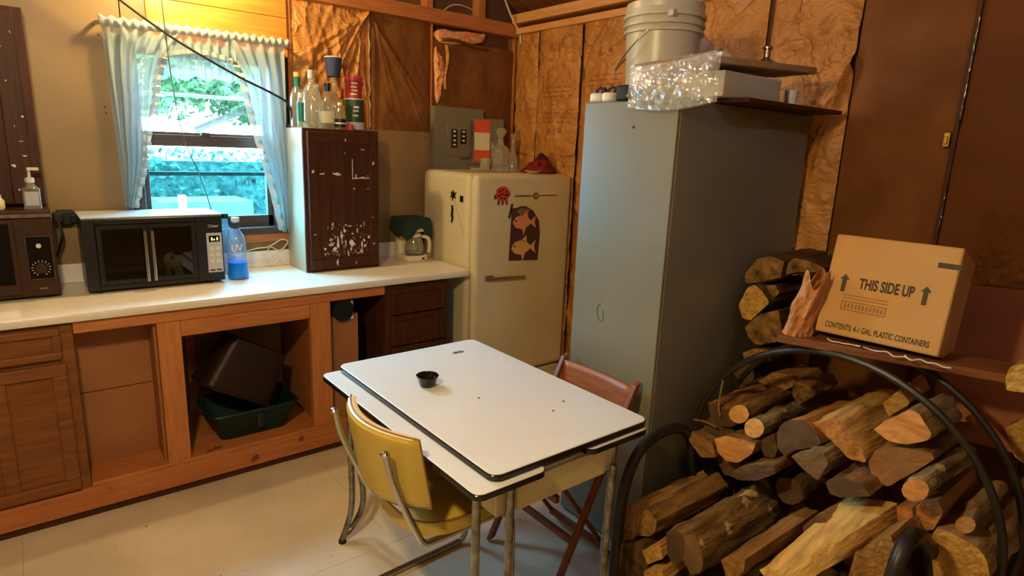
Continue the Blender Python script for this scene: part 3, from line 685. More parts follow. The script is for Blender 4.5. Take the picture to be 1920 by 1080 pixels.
# ------------------------------------------------------------------ bottles
def bottle(loc, label, prof, m, group=None, n=24, sx=1, sy=1, name='bottle'):
    t = thing(name, label, 'bottle', loc, group)
    MB().lathe(prof, loc, n, 0, sx, sy).build('glass', m, t, smooth=True)
    return t
bp_ = [(.035,0),(.047,.004),(.049,.02),(.044,.06),(.044,.19),(.036,.225),(.018,.250),(.015,.262),(.015,.29),(.018,.292),(.018,.305)]
b1 = bottle((.836,3.255,.9105), 'clear vodka bottle half full of blue liquor beside the oven', bp_, blueg)
MB().lathe([(.001,.002),(.0476,.003),(.0497,.02),(.0447,.06),(.0447,.085),(.001,.085)], (.836,3.255,.9105), 24).build('liquor', bluel, b1, smooth=True)
MB().lathe([(.0165,.255),(.0165,.285)], (.836,3.255,.9105), 20).build('neck_label', navy, b1, smooth=True)
MB().lathe([(.019,.290),(.019,.310),(.0,.311)], (.836,3.255,.9105), 20).build('cap', whitep, b1, smooth=True)
def wrap(cx, cy, r):
    def f(q):
        a = (q.x-cx)/r; return V((cx+math.sin(a)*r, cy-math.cos(a)*r, q.z))
    return f
text('UV', 'bottle_lettering', whitep, b1, (.825,3.255,1.055), (1,0,0), (0,0,1), .052, .03, .8, 0, True, wrap(.836,3.255,.0447))
MB().grid(lambda u, v: wrap(.836,3.255,.0445)(V((.80+u*.055, 0, 1.035-.002+v*.006+.004*math.sin(u*9)))), 12, 1).build('lettering_flourish', whitep, b1)
b2 = bottle((.822,3.40,.9105), 'clear bottle behind the blue liquor bottle under the window', bp_, blueg)
MB().lathe([(.019,.290),(.019,.316),(.0,.317)], (.822,3.40,.9105), 20).build('cap', blackp, b2, smooth=True)

# ------------------------------------------------------------------ dark cabinet box on the counter
kc = thing('cabinet_box', 'paint-splattered dark cabinet standing on the countertop', 'cabinet', (1.40, 3.36, .9105))
MB().box(1.178,3.235,.911,1.60,3.508,1.672).build('body', mat('window_paled_cabinet_side', lin(176,160,130), lin(186,172,144), rough=.4, scale=3), kc, bevel=.002, seg=1)  # light side panel, paled further: the window's reflection is put into its colour
MB().box(1.178,3.221,.911,1.604,3.234,1.672).build('face_frame', darkwood, kc, bevel=.002, seg=1)
dk = MB().box(1.195,3.205,.925,1.592,3.2205,1.658).build('door', splat, kc, bevel=.004)
for a, b, c, d in ((1.195,1.592,1.60,1.658),(1.195,1.592,.925,.985),(1.195,1.25,.985,1.60),(1.537,1.592,.985,1.60)):
    MB().box(a,3.197,c,b,3.205,d).build('door_rail', splat, dk, bevel=.004)
for x in (1.31,1.38,1.45):
    MB().box(x,3.2035,.985,x+.006,3.206,1.60).build('groove_bead', splat, dk)
sp_ = [(1.27,1.44,.014),(1.345,1.44,.020),(1.44,1.50,.006),(1.44,1.46,.006),(1.46,1.425,.01),(1.50,1.42,.012),(1.53,1.43,.006),(1.50,1.57,.008),(1.45,1.36,.007),(1.53,1.36,.006),(1.40,1.55,.005),(1.25,1.55,.004)]
low = [(1.27+rr.random()*.27, 1.0+rr.random()**1.5*.17, rr.choice((.002,.003,.004,.006,.011))) for k in range(110)]
flecks(dk, 3.2033, sp_+low+[(1.35,1.07,.024),(1.37,1.11,.014),(1.43,1.06,.020),(1.49,1.05,.014),(1.33,1.03,.016)], 4)
flecks(dk, 3.1962, [(1.22,1.45,.01),(1.56,1.5,.012),(1.555,1.2,.006),(1.22,1.12,.007),(1.56,1.05,.008),(1.4,1.62,.007),(1.34,.96,.012),(1.45,.95,.008)], 5)
MB().box(1.4385,3.2028,1.41,1.4425,3.2034,1.52).box(1.44,3.2028,1.415,1.54,3.2034,1.420).build('paint_drip', paintw, dk)

# bottles and tins on that cabinet (top at 1.672)
T = 1.673
def cyl(loc, r, z0, z1, m, nm, par, r2=None, n=20): 
    return MB().lathe([(r,z0),(r if r2 is None else r2,z1)], loc, n).build(nm, m, par, smooth=True)
L1 = (1.225,3.40,T)
b = bottle(L1, 'gold-capped bottle with green neck at the left back on the dark cabinet', [(.04,0),(.042,.01),(.042,.15),(.03,.19),(.015,.215),(.014,.28)], bottleg)
cyl(L1, .0155, .20, .262, greenb, 'neck_label', b); cyl(L1, .017, .262, .285, goldp, 'cap', b)
L1 = (1.205,3.30,T)
b = bottle(L1, 'small clear bottle with teal label at the left front on the dark cabinet', [(.018,0),(.022,.005),(.022,.12),(.014,.145),(.012,.16)], bottleg)
cyl(L1, .0225, .03, .125, greenb, 'label', b); cyl(L1, .013, .15, .175, whitep, 'cap', b)
L1 = (1.258,3.285,T)
b = bottle(L1, 'tallest clear embossed bottle with grey cap on the dark cabinet', [(.044,0),(.048,.006),(.050,.05),(.048,.15),(.040,.195),(.018,.225),(.015,.24),(.015,.255)], bottleg, n=24)
cyl(L1, .0175, .25, .292, silver, 'cap', b)
L1 = (1.33,3.40,T)
b = bottle(L1, 'plain round clear bottle behind the tallest one on the dark cabinet', [(.04,0),(.045,.01),(.045,.13),(.03,.17),(.014,.19),(.014,.215)], bottleg)
cyl(L1, .016, .21, .232, creamp, 'cap', b)
L1 = (1.345,3.29,T)
b = bottle(L1, 'clear bottle with black cap left of the blue cup', [(.036,0),(.039,.006),(.039,.11),(.028,.15),(.014,.175),(.013,.20)], bottleg)
cyl(L1, .016, .195, .235, blackp, 'cap', b); cyl(L1, .0395, .03, .09, labelw, 'label', b)
L1 = (1.40,3.33,T)
b = bottle(L1, 'clear long-neck bottle with the blue cup on its neck', [(.036,0),(.04,.006),(.04,.12),(.028,.16),(.014,.19),(.0135,.272)], bottleg)
cup = thing('paper_cup', 'navy blue paper cup upside on the long bottle neck', 'cup', (1.40,3.33,T+.273))
cup['label'] = 'navy blue paper cup perched on a bottle neck above the dark cabinet'
MB().lathe([(.001,.004),(.036,.004),(.034,.0),(.047,.098),(.0445,.098),(.034,.012),(.001,.012)], (1.40,3.33,T+.2735), 26).build('cup', navy, cup, smooth=True)
MB().lathe([(.0465,.096),(.0485,.099),(.0465,.102),(.044,.099),(.0465,.096)], (1.40,3.33,T+.2735), 26).build('rim', whitep, cup, smooth=True)
L1 = (1.402,3.262,T)
b = bottle(L1, 'small flask with dark round label in front on the dark cabinet', [(.028,0),(.03,.004),(.03,.07),(.02,.10),(.011,.115),(.011,.13)], bottleg)
cyl(L1, .0305, .012, .055, blackp, 'label', b); cyl(L1, .0308, .028, .036, labelw, 'label_band', b); cyl(L1, .013, .125, .14, whitep, 'cap', b)
gt = thing('green_tin', 'dark green printed tin on the right of the dark cabinet', 'tin', (1.53,3.36,T))
cyl((1.53,3.36,T), .052, .0, .17, greent, 'can', gt, n=28)
cyl((1.53,3.36,T), .0525, .005, .045, silver, 'label_band', gt, n=28)
for k, z in enumerate((.075,.10,.12)):
    MB().grid(lambda u, v: wrap(1.53,3.36,.0528)(V((1.497+u*.03+k*.003, 0, T+z+v*.010))), 6, 1).build('tin_lettering', labelw, gt)
MB().lathe([(.0535,.165),(.0535,.172),(.001,.172)], (1.53,3.36,T), 28).build('lid', silver, gt, smooth=True)
rt_ = thing('red_canister', 'red canister with pink lid stacked on the dark green tin', 'canister', (1.525,3.36,T+.173))
cyl((1.525,3.36,T), .046, .1735, .275, redm, 'can', rt_, n=28)
MB().lathe([(.048,.27),(.048,.288),(.001,.288)], (1.525,3.36,T), 28).build('lid', redlid, rt_, smooth=True)
for k in range(4):
    MB().grid(lambda u, v: wrap(1.525,3.36,.0468)(V((1.49+u*.035+.004*(k%2), 0, T+.19+k*.019+v*.009))), 6, 1).build('canister_lettering', labelw, rt_)
rc = thing('red_jar', 'small red plastic jar in front of the green tin', 'jar', (1.462,3.27,T))
MB().lathe([(.018,0),(.018,.026),(.014,.03),(.0,.03)], (1.462,3.27,T), 18)  .build('jar', redlid, rc, smooth=True)

# ------------------------------------------------------------------ coffee maker
cm = thing('coffee_maker', 'cream drip coffee maker with glass pot beside the refrigerator', 'coffee maker', (1.885, 3.34, .9105))
MB().prism(rrect(1.805,3.25,1.965,3.44,.045), (0,0,.911), (1,0,0), (0,1,0), (0,0,.035)).build('base', creamp, cm, smooth=True, bevel=.004)
MB().prism(rrect(1.815,3.375,1.955,3.44,.025), (0,0,.946), (1,0,0), (0,1,0), (0,0,.19)).build('water_tower', creamp, cm, smooth=True)
MB().prism(rrect(1.808,3.26,1.962,3.44,.045), (0,0,1.09), (1,0,0), (0,1,0), (0,0,.075)).build('filter_housing', creamp, cm, smooth=True, bevel=.004)
pot = MB().lathe([(.001,.0),(.052,.0),(.060,.01),(.062,.045),(.050,.09),(.043,.112),(.046,.122)], (1.884,3.31,.948), 26).build('carafe', bottleg, cm, smooth=True)
MB().lathe([(.001,.003),(.056,.003),(.058,.018),(.001,.018)], (1.884,3.31,.948), 24).build('coffee', brownpl, pot, smooth=True)
MB().lathe([(.047,.112),(.047,.122),(.03,.134),(.0,.137)], (1.884,3.31,.948), 24).build('carafe_lid', creamp, pot, smooth=True)
MB().tube(catmull([(1.915,3.262,1.063),(1.940,3.238,1.055),(1.948,3.234,1.02),(1.945,3.240,.965)],5), .010, 8).build('handle', creamp, pot, smooth=True)
MB().box(1.905,3.247,.922,1.922,3.252,.932).build('switch', blackp, cm)
gcl = thing('green_cloth', 'dark green cloth draped over the coffee maker', 'cloth', (1.885, 3.35, 1.166))
def clothf(u, v):
    x = 1.885+(u-.5)*.27; y = 3.35+(v-.5)*.27
    ex = max(0, abs(u-.5)*2-.60)/.40; ey = max(0, abs(v-.5)*2-.68)/.32; e = math.hypot(ex, ey)
    z = 1.172-.085*min(1.2, e)**1.3*(1+.35*math.sin(u*9+v*4))
    x -= (u-.5)*.06*e; y -= (v-.5)*.06*e
    return (x, y, z+.004*mnoise.noise(V((u*9, v*9, 3))))
MB().grid(clothf, 26, 26).build('cloth', greencl, gcl, smooth=True, solid=.004)
# ------------------------------------------------------------------ refrigerator
fr = thing('refrigerator', 'old cream rounded refrigerator with magnets and chrome handle', 'refrigerator', (2.41, 3.17, 0))
def rounded_box(x0,x1,y0,y1,z0,z1,r,nm,par,m):
    return MB().box(x0,y0,z0,x1,y1,z1).build(nm, m, par, smooth=True, bevel=r, seg=6)
rounded_box(2.03,2.79,2.945,3.46,.03,1.462,.035,'body',fr,fridgem)
door = rounded_box(2.032,2.788,2.872,2.940,.205,1.458,.034,'door',fr,fridgem)
rounded_box(2.04,2.78,2.90,2.943,.03,.190,.015,'kick_panel',fr,fridgem)
# handle: horizontal latch bar
MB().obox((2.10,2.842,.842), (.30,0,-.012), (0,.012,0), (0,0,.020)).build('handle', chrome, door, bevel=.005)
MB().box(2.11,2.852,.838,2.165,2.873,.868).build('handle_mount', chromed, door, bevel=.004)
# badge
discy((2.478,2.872,1.333), .022, .004, 24).build('badge', chromed, door, smooth=True)
discy((2.478,2.868,1.333), .013, .002, 20)  .build('badge_centre', chrome, door, smooth=True)
mb = MB()
for k in range(10): mb.box(2.318+k*.0135,2.8695,1.328,2.327+k*.0135,2.8715,1.338)
for k in range(11): mb.box(2.508+k*.0135,2.8695,1.330,2.518+k*.0135,2.8715,1.337)
mb.build('badge_lettering', chromed, door)
for x0 in (2.31, 2.50): MB().box(x0,2.8702,1.3315,x0+.155,2.8712,1.3345).build('badge_bar', chromed, door)
# magnets
lb = thing('ladybug_magnet', 'red spotted ladybug magnet on the refrigerator door', 'magnet', (2.222,2.866,1.33))
MB().prism([(.052*math.cos(a)*(1+.06*math.cos(5*a)), .044*math.sin(a)) for a in [k*math.pi/12 for k in range(24)]], (2.222,2.8715,1.348), (1,0,0), (0,0,1), (0,-.006,0)).build('shell', mat('ladybug_red', lin(196,62,52), rough=.4), lb, bevel=.002)
mb = MB()
for (a, b_) in ((-.025,.015),(0,.025),(.025,.012),(-.03,-.01),(-.008,0),(.018,-.008),(.036,-.004),(-.012,-.024),(.01,-.028)): mb.prism([(a+.007*math.cos(t), b_+.007*math.sin(t)) for t in [k*math.pi/4 for k in range(8)]], (2.222,2.8655,1.348), (1,0,0), (0,0,1), (0,-.001,0))
mb.build('spots', blackp, lb)
mb = MB()
for a in (-.03,.0,.03): mb.prism([(a-.006,-.062),(a+.008,-.062),(a+.005,-.035),(a-.003,-.035)], (2.222,2.8715,1.348), (1,0,0), (0,0,1), (0,-.004,0))
mb.prism([(-.062,-.03),(-.045,-.03),(-.045,0),(-.062,-.008)], (2.222,2.8715,1.348), (1,0,0), (0,0,1), (0,-.004,0)).build('legs', mat('ladybug_dark', lin(110,34,30), rough=.5), lb)
fm = thing('fish_magnet', 'plum fish picture magnet with two golden fish on the refrigerator', 'magnet', (2.40,2.866,.94))
MB().prism([(2.285,.945),(2.515,.932),(2.525,1.10),(2.512,1.18),(2.46,1.245),(2.40,1.272),(2.36,1.272),(2.33,1.262),(2.295,1.262),(2.29,1.1)], (0,2.8715,0), (1,0,0), (0,0,1), (0,-.003,0)).build('backing', plum, fm)
def fish(cx, cz, s_, m, nm):
    pts = [(-.085,0),(-.06,.035),(-.01,.047),(.04,.03),(.065,.008),(.105,.04),(.095,0),(.11,-.042),(.065,-.010),(.035,-.03),(-.01,-.045),(-.06,-.032)]
    f = MB().prism([(cx+p[0]*s_, cz+p[1]*s_) for p in pts], (0,2.8684,0), (1,0,0), (0,0,1), (0,-.0015,0)).build(nm, m, fm)
    MB().prism([(cx-.01,cz+.042*s_),(cx+.03,cz+.075*s_),(cx+.035,cz+.03*s_)], (0,2.8684,0), (1,0,0), (0,0,1), (0,-.0015,0)).prism([(cx-.005,cz-.04*s_),(cx+.005,cz-.085*s_),(cx+.025,cz-.035*s_)], (0,2.8684,0), (1,0,0), (0,0,1), (0,-.0015,0)).build('fin', m, f)
    discy((cx-.06*s_,2.8665,cz+.01*s_), .006, .001, 10).build('eye', blackp, f)
fish(2.385,1.175,.95,peach,'upper_fish'); fish(2.385,1.02,1.0,goldp,'lower_fish')
MB().prism([(2.39,1.20),(2.44,1.252),(2.36,1.262),(2.33,1.24)], (0,2.8684,0), (1,0,0), (0,0,1), (0,-.001,0)).build('grey_rock_print', mat('grey_print', lin(120,104,92), rough=.6), fm)
pn = thing('pen_magnet', 'black pen-shaped clip left of the fish magnet', 'magnet', (2.285,2.866,1.23))
MB().obox((2.268,2.866,1.205), (.022,0,.085), (0,.005,0), (.012,0,-.004)).build('clip', blackp, pn, bevel=.002)
def xmag(nm, lab, y, z, pts):
    t = thing(nm, lab, 'magnet', (2.028, y, z))
    MB().prism(pts, (2.0295, y, z), (0,-1,0), (0,0,1), (-.004,0,0)).build('figure', blackp, t)
xmag('gecko_magnet', 'black crossed gecko magnet on the refrigerator side', 3.10, 1.325, [(-.03,.02),(-.012,.012),(0,.03),(.012,.012),(.035,.02),(.018,0),(.028,-.02),(.006,-.012),(-.008,-.035),(-.012,-.010),(-.032,-.016),(-.016,.002)])
xmag('gecko_magnet', 'black slender gecko magnet below the crossed one', 3.11, 1.215, [(-.008,.05),(.008,.05),(.014,.02),(.01,-.01),(.016,-.03),(.002,-.055),(-.01,-.055),(0,-.03),(-.012,-.01),(-.004,.02)])
xmag('square_magnet', 'small dark square magnet on the refrigerator side', 3.01, 1.31, [(-.015,-.018),(.015,-.018),(.015,.018),(-.015,.018)])
MB().tube([(2.0285,3.09,1.30),(2.0285,2.975,1.09)], .0012, 4).build('scratch', groutm, fr)

# things on the refrigerator
FT = 1.463
dc = thing('glass_decanter', 'clear glass decanter with faceted stopper on the refrigerator', 'decanter', (2.37, 3.10, FT))
MB().lathe([(.03,0),(.05,.004),(.056,.03),(.050,.075),(.060,.11),(.05,.145),(.022,.165),(.017,.19),(.022,.198)], (2.37,3.10,FT+.001), 24).build('body', bottleg, dc, smooth=True)
MB().lathe([(.012,.185),(.014,.205),(.034,.24),(.034,.248),(.020,.265),(.0,.266)], (2.37,3.10,FT+.001), 10).build('stopper', bottleg, dc)
MB().tube(catmull([(2.32,3.10,FT+.15),(2.30,3.09,FT+.17),(2.295,3.09,FT+.14)],4), .006, 6).build('handle', bottleg, dc, smooth=True)
t = bottle((2.47,3.10,FT+.001), 'slim clear bottle right of the glass decanter', [(.03,0),(.038,.005),(.036,.06),(.024,.10),(.013,.13),(.012,.21),(.017,.215),(.017,.235)], bottleg)
t = bottle((2.27,3.12,FT+.001), 'short glass tumbler left of the glass decanter', [(.025,0),(.03,.01),(.034,.08),(.032,.08),(.026,.014),(.001,.012)], bottleg, name='glass_tumbler'); t['category'] = 'glass'
t = thing('glass_saucer', 'small glass dish on the left of the refrigerator top', 'dish', (2.20, 3.09, FT))
MB().lathe([(.02,0),(.05,.016),(.055,.024),(.05,.022),(.02,.006),(.001,.006)], (2.20,3.09,FT+.001), 20).build('dish', bottleg, t, smooth=True)
rd = thing('red_cloth', 'crumpled red cloth heaped on the refrigerator top', 'cloth', (2.66, 3.06, FT))
def heap(u, v):
    a = u*2*math.pi; r_ = v; x = 2.66+math.cos(a)*r_*.125*(1+.15*math.sin(3*a)); y = 3.06+math.sin(a)*r_*.10
    h = max(0, 1-r_**3)*(.055+.025*math.cos(a-.3)*r_)+.014*math.sin(a*5+r_*6)*r_*(1-r_)*4
    return (x, y, FT+.003+h+.05*abs(mnoise.noise(V((x*20, y*20, 4))))*(1-r_*.9))
MB().grid(heap, 36, 12).build('cloth', redcl, rd, smooth=True)
db = thing('dark_bag', 'dark maroon bag slumped at the right edge of the refrigerator', 'bag', (2.75, 3.13, FT))
def heap2(u, v):
    a = u*2*math.pi; r_ = v; return (2.735+math.cos(a)*r_*.05, 3.13+math.sin(a)*r_*.09, FT+.003+max(0,1-r_**2)*.12+.01*mnoise.noise(V((a*2, r_*5, 1)))*(1-r_))
MB().grid(heap2, 28, 10).build('bag', mat('maroon_cloth', lin(64,20,22), rough=.8), db, smooth=True)
pt = thing('white_plate', 'small white plate under the red cloth on the refrigerator', 'plate', (2.545, 2.99, FT))
MB().lathe([(.03,0),(.052,.012),(.055,.014),(.05,.010),(.001,.006)], (2.545,2.99,FT+.001), 22).build('plate', whitep, pt, smooth=True)

# ------------------------------------------------------------------ electrical panel
ep = thing('breaker_panel', 'grey electrical breaker panel mounted behind the refrigerator', 'electrical panel', (2.30, 3.5, 1.45))
MB().box(2.107,3.455,1.40,2.49,3.505,1.853).build('cover', greymet, ep, bevel=.003)
MB().box(2.205,3.449,1.545,2.375,3.455,1.745).build('breaker_plate', greymet, ep, bevel=.002, seg=1)
for x0, z0, z1, n in ((2.235,1.60,1.715,4),(2.305,1.625,1.715,3)):
    b = MB().box(x0,3.442,z0,x0+.042,3.449,z1).build('breaker_row', blackp, ep)
    for k in range(n): MB().box(x0+.010,3.436,z1-.018-k*.028,x0+.026,3.442,z1-.008-k*.028).build('breaker_toggle', labelw, b)
pd = MB().obox((2.398,3.455,1.50), (.23,-.035,0), (0,-.012,0), (0,0,.295)).build('door', greymet, ep, bevel=.003)
MB().tube(catmull([(2.386,3.44,1.775),(2.387,3.438,1.64),(2.385,3.44,1.56),(2.36,3.44,1.535),(2.30,3.44,1.532)],4), .005, 6).build('door_lip', chromed, ep, smooth=True)
for nm, z0, z1, m in (('orange_label',1.705,1.785,orange),('cream_label',1.590,1.705,labelw),('orange_label',1.515,1.590,orange)):
    MB().obox((2.408,3.4395,z0), (.115,-.0175,0), (0,-.001,0), (0,0,z1-z0-.001)).build(nm, m, pd)

# ------------------------------------------------------------------ tall grey cabinet
gc = thing('grey_cabinet', 'tall grey painted metal cabinet beside the refrigerator', 'cabinet', (2.27, 1.59, 0))
MB().box(1.822,1.365,.0,2.735,1.82,1.80).build('body', greymet, gc, bevel=.003, seg=1)
gd_ = MB().box(1.808,1.366,.012,1.8215,1.819,1.798).build('door', greymet, gc, bevel=.002, seg=1)
mb = MB().tube(catmull([(1.8075,1.66,1.01),(1.8075,1.675,.99),(1.8075,1.67,.955),(1.8075,1.65,.935),(1.8075,1.64,.955),(1.8075,1.645,.985)],4), .0015, 4)
mb.build('scratch', wireg, gd_)
MB().prism([(.006*math.cos(k*math.pi/4), .006*math.sin(k*math.pi/4)) for k in range(8)], (1.8078,1.56,1.705), (0,-1,0), (0,0,1), (-.001,0,0)).build('screw', blackp, gd_)
TB = 1.818
bd = tag(MB().box(2.02,1.235,1.801,2.735,1.82,1.816).build('shelf_board', darkwood, bevel=.002, seg=1), 'dark board lying on top of the grey cabinet and overhanging it', 'board')
bk = thing('plastic_bucket', 'white five gallon bucket with ribs on the grey cabinet', 'bucket', (2.03, 1.68, TB))
BX, BY = 2.05, 1.655
def bucket_prof(h=.37, r0=.128, r1=.150):
    P = [(.001,0),(r0,0)]
    for z in (.02,.26,.262,.268,.285,.287,.295,.315,.317,.325,.345,.347,.37):
        r = r0+(r1-r0)*z/h
        if z in (.262,.268,.287,.295,.317,.325): r += .011
        P.append((r, z))
    P += [(r1-.006,.37),(r0-.005,.01),(.001,.01)]
    return P
mb = MB().lathe(bucket_prof(), (BX,BY,1.8005), 40); bko = mb.build('pail', bucketm, bk, smooth=True)
MB().tube(catmull([(BX-.10,BY-.113,2.118),(BX-.145,BY-.04,2.06),(BX-.165,BY+.03,1.99),(BX-.13,BY+.12,1.93),(BX-.02,BY+.155,2.0),(BX+.10,BY+.113,2.118)],6), .0028, 6).build('wire_handle', chromed, bk, smooth=True)
MB().box(BX-.115,BY-.128,2.105,BX-.085,BY-.100,2.13).build('handle_lug', bucketm, bk, bevel=.004)
# white sandals with black straps
for (y, l) in ((1.80,'white rubber sandal sole with black strap at the cabinet corner'),(1.735,'white rubber sandal sole with black strap next to the bucket')):
    s_ = thing('sandal', l, 'sandal', (1.90, y, 1.801), 'pair of sandals on the grey cabinet')
    MB().prism(rrect(-.11,-.028,.10,.028,.027), (1.935,y,1.8015), (1,0,0), (0,1,0), (0,0,.036)).build('sole', whitep, s_, smooth=True, bevel=.008)
    MB().tube([(1.875,y-.028,1.83),(1.87,y-.02,1.852),(1.868,y,1.86),(1.87,y+.02,1.852),(1.875,y+.028,1.83)], .006, 6).tube([(1.90,y-.028,1.83),(1.895,y,1.862),(1.90,y+.028,1.83)], .005, 6).build('strap', blackrub, s_, smooth=True)
dk_ = thing('black_case', 'small black rubber case between sandals and plastic bag', 'case', (1.89, 1.655, 1.801))
MB().prism(rrect(1.83,1.615,1.90,1.69,.02), (0,0,1.8015), (1,0,0), (0,1,0), (0,0,.06)).build('case', blackrub, dk_, bevel=.01, smooth=True)
# tray stack: white box, wooden board, bag hung from it
wx = tag(MB().box(1.96,1.30,1.8175,2.34,1.50,1.905)  .build('white_carton', mat('cream_carton', lin(206,188,150), lin(214,196,160), rough=.6, scale=6), bevel=.004), 'long white carton under the wooden board on the grey cabinet', 'carton')
wbd = tag(MB().obox((1.86,1.52,1.922), (.66,-.075,.018), (-.03,-.20,0), (0,0,.024)).build('wooden_board', mat('grey_brown_board', lin(150,112,72), lin(170,130,88), rough=.6, scale=5, stretch=GX, bump=.1), bevel=.003), 'weathered wooden board lying on the white carton', 'board')
mug = thing('white_cup', 'small white cup at the end of the white carton', 'cup', (2.46, 1.32, 1.8175))
MB().lathe([(.001,0),(.022,0),(.026,.06),(.024,.06),(.020,.005),(.001,.005)], (2.46,1.32,1.818), 20).build('cup', whitep, mug, smooth=True)
fn = thing('metal_bell', 'small silver bell-shaped stand on the wooden board', 'bell', (2.33, 1.37, 1.958))
MB().lathe([(.045,0),(.040,.014),(.022,.026),(.014,.034),(.013,.06),(.019,.066),(.019,.072),(.0,.072)], (2.33,1.37,1.9585), 22).build('bell', chrome, fn, smooth=True)
bg_ = thing('plastic_bag', 'crumpled clear plastic bag hanging over the grey cabinet edge', 'bag', (1.79, 1.40, 1.76))
def bagf(side):
    def f(u, v):
        y = 1.565-u*.355; top = 1.915+.022*u; bot = 1.772-.018*math.sin(u*math.pi)+.012*u
        z = top+(bot-top)*v
        puff = math.sin(min(1, max(0, u))*math.pi)**.5*math.sin(v*math.pi*.93+.15)
        x = 1.80-(.028+.05*puff)*(1 if side else .25)
        n_ = mnoise.noise(V((y*26, z*30, side*5)))+.6*mnoise.noise(V((y*60, z*55, side*3)))
        return (x-.012*abs(n_)*(1 if side else .3), y+.012*n_*.5, z)
    return f
MB().grid(bagf(1), 60, 36).grid(bagf(0), 30, 16).build('film', bagm, bg_, smooth=False)
MB().tube([(1.79,1.56,1.918),(1.785,1.40,1.925),(1.80,1.215,1.943)], .005, 6).build('fold', mat('brown_tie', lin(96,66,44), rough=.6), bg_, smooth=True)
ps = tag(MB().grid(lambda u, v: (2.20+u*.16, 1.62-u*.10+.02*math.sin(v*5), 1.82+v*.27-.10*u*v+.008*math.sin(u*11+v*7)), 14, 16).build('plastic_sheet', sheetm, smooth=True, solid=.001), 'cloudy plastic sheet propped behind the bucket', 'plastic sheet')

# ------------------------------------------------------------------ enamel table
tb = thing('enamel_table', 'white enamel-top kitchen table with black edge and pull-out leaf', 'table', (1.24, 1.72, 0))
def slab(x0,y0,x1,y1,r,z0,z1,nm,m,par,ed):
    o = MB().prism(rrect(x0,y0,x1,y1,r,6), (0,0,z1-.004), (1,0,0), (0,1,0), (0,0,.004)).build(nm, m, par, smooth=True, bevel=.0025)
    MB().prism(rrect(x0-.0015,y0-.0015,x1+.0015,y1+.0015,r,6), (0,0,z0), (1,0,0), (0,1,0), (0,0,z1-.0045-z0)).build('edge_band', ed, o, smooth=True, bevel=.002, seg=1)
    return o
top = slab(.932,1.200,1.590,2.245,.035,.716,.737,'tabletop',enamel,tb,blacke)
slab(.862,1.178,1.115,2.245,.03,.690,.712,'leaf',enamel,tb,blacke)
slab(1.300,1.190,1.582,2.245,.03,.690,.712,'leaf',enamel,tb,blacke)
# apron
ap = MB().box(.965,1.225,.585,1.445,1.24,.689).box(.965,2.175,.585,1.445,2.19,.689).box(.965,1.24,.585,.98,2.175,.689).box(1.43,1.24,.585,1.445,2.175,.689).build('apron', apronm, tb, bevel=.002, seg=1)
dw = MB().box(1.03,1.212,.59,1.40,1.2245,.682).build('drawer_front', apronm, tb, bevel=.003)
LR = .0125
def leg(o_, i_, foot, nm='leg'):
    l = MB().tube(o_, LR, 10).build(nm, chromed, tb, smooth=True)
    MB().tube(i_, LR, 10).build('brace_tube', chromed, l, smooth=True)
    MB().lathe([(.016,0),(.016,.012),(.010,.016)], foot, 10).build('foot_cap', blackrub, l, smooth=True)
leg(catmull([(.935,2.15,.69),(.937,2.15,.40),(.936,2.15,.15),(.893,2.15,.014)],5), catmull([(.962,2.155,.69),(.972,2.155,.36),(.988,2.155,.22),(.985,2.155,.13),(.942,2.152,.055),(.90,2.15,.03)],5), (.893,2.15,0))
leg(catmull([(.877,1.200,.69),(.878,1.20,.45),(.880,1.20,.15),(.865,1.20,.014)],5), catmull([(.998,1.205,.69),(1.000,1.205,.40),(.99,1.205,.20),(.93,1.205,.09),(.875,1.20,.04)],5), (.865,1.20,0))
leg(catmull([(1.425,1.200,.62),(1.422,1.20,.45),(1.418,1.20,.20),(1.435,1.20,.014)],5), catmull([(1.455,1.23,.69),(1.450,1.23,.48),(1.445,1.23,.20),(1.437,1.21,.04)],5), (1.435,1.20,0))
leg(catmull([(1.46,2.15,.69),(1.46,2.15,.40),(1.46,2.15,.15),(1.49,2.15,.014)],5), catmull([(1.435,2.155,.69),(1.42,2.155,.3),(1.43,2.155,.13),(1.485,2.15,.03)],5), (1.49,2.15,0))
bw = thing('black_ramekin', 'small black ramekin bowl standing on the white table', 'bowl', (1.118, 1.862, .7375))
MB().lathe([(.001,0),(.028,0),(.030,.004),(.040,.036),(.0425,.040),(.0405,.042),(.037,.036),(.027,.006),(.001,.006)], (1.118,1.862,.7376), 30).build('bowl', blackg, bw, smooth=True)
ch = thing('enamel_chip', 'dark chipped spot on the far side of the table top', 'chip', (1.425, 2.121, .7372))
MB().prism([(-.03,-.004),(-.018,-.016),(.0,-.012),(.016,-.018),(.032,-.003),(.018,.010),(.004,.006),(-.012,.012)], (1.425,2.121,.7371), (1,0,0), (0,1,0), (0,0,.0006)).build('chip', mat('chip_grey', lin(92,86,82), rough=.7), ch)
for k, (x, y, lb_) in enumerate(((1.21,1.66,'tiny crumb nearest the black ramekin on the table'),(1.36,1.43,'tiny crumb near the right edge of the table'),(1.445,1.47,'tiny crumb closest to the folding chair on the table'))):
    tag(MB().lathe([(.001,0),(.004,.001),(.003,.003),(.0,.0035)], (x,y,.7372), 6).build('crumb', brownpl), lb_, 'crumb')

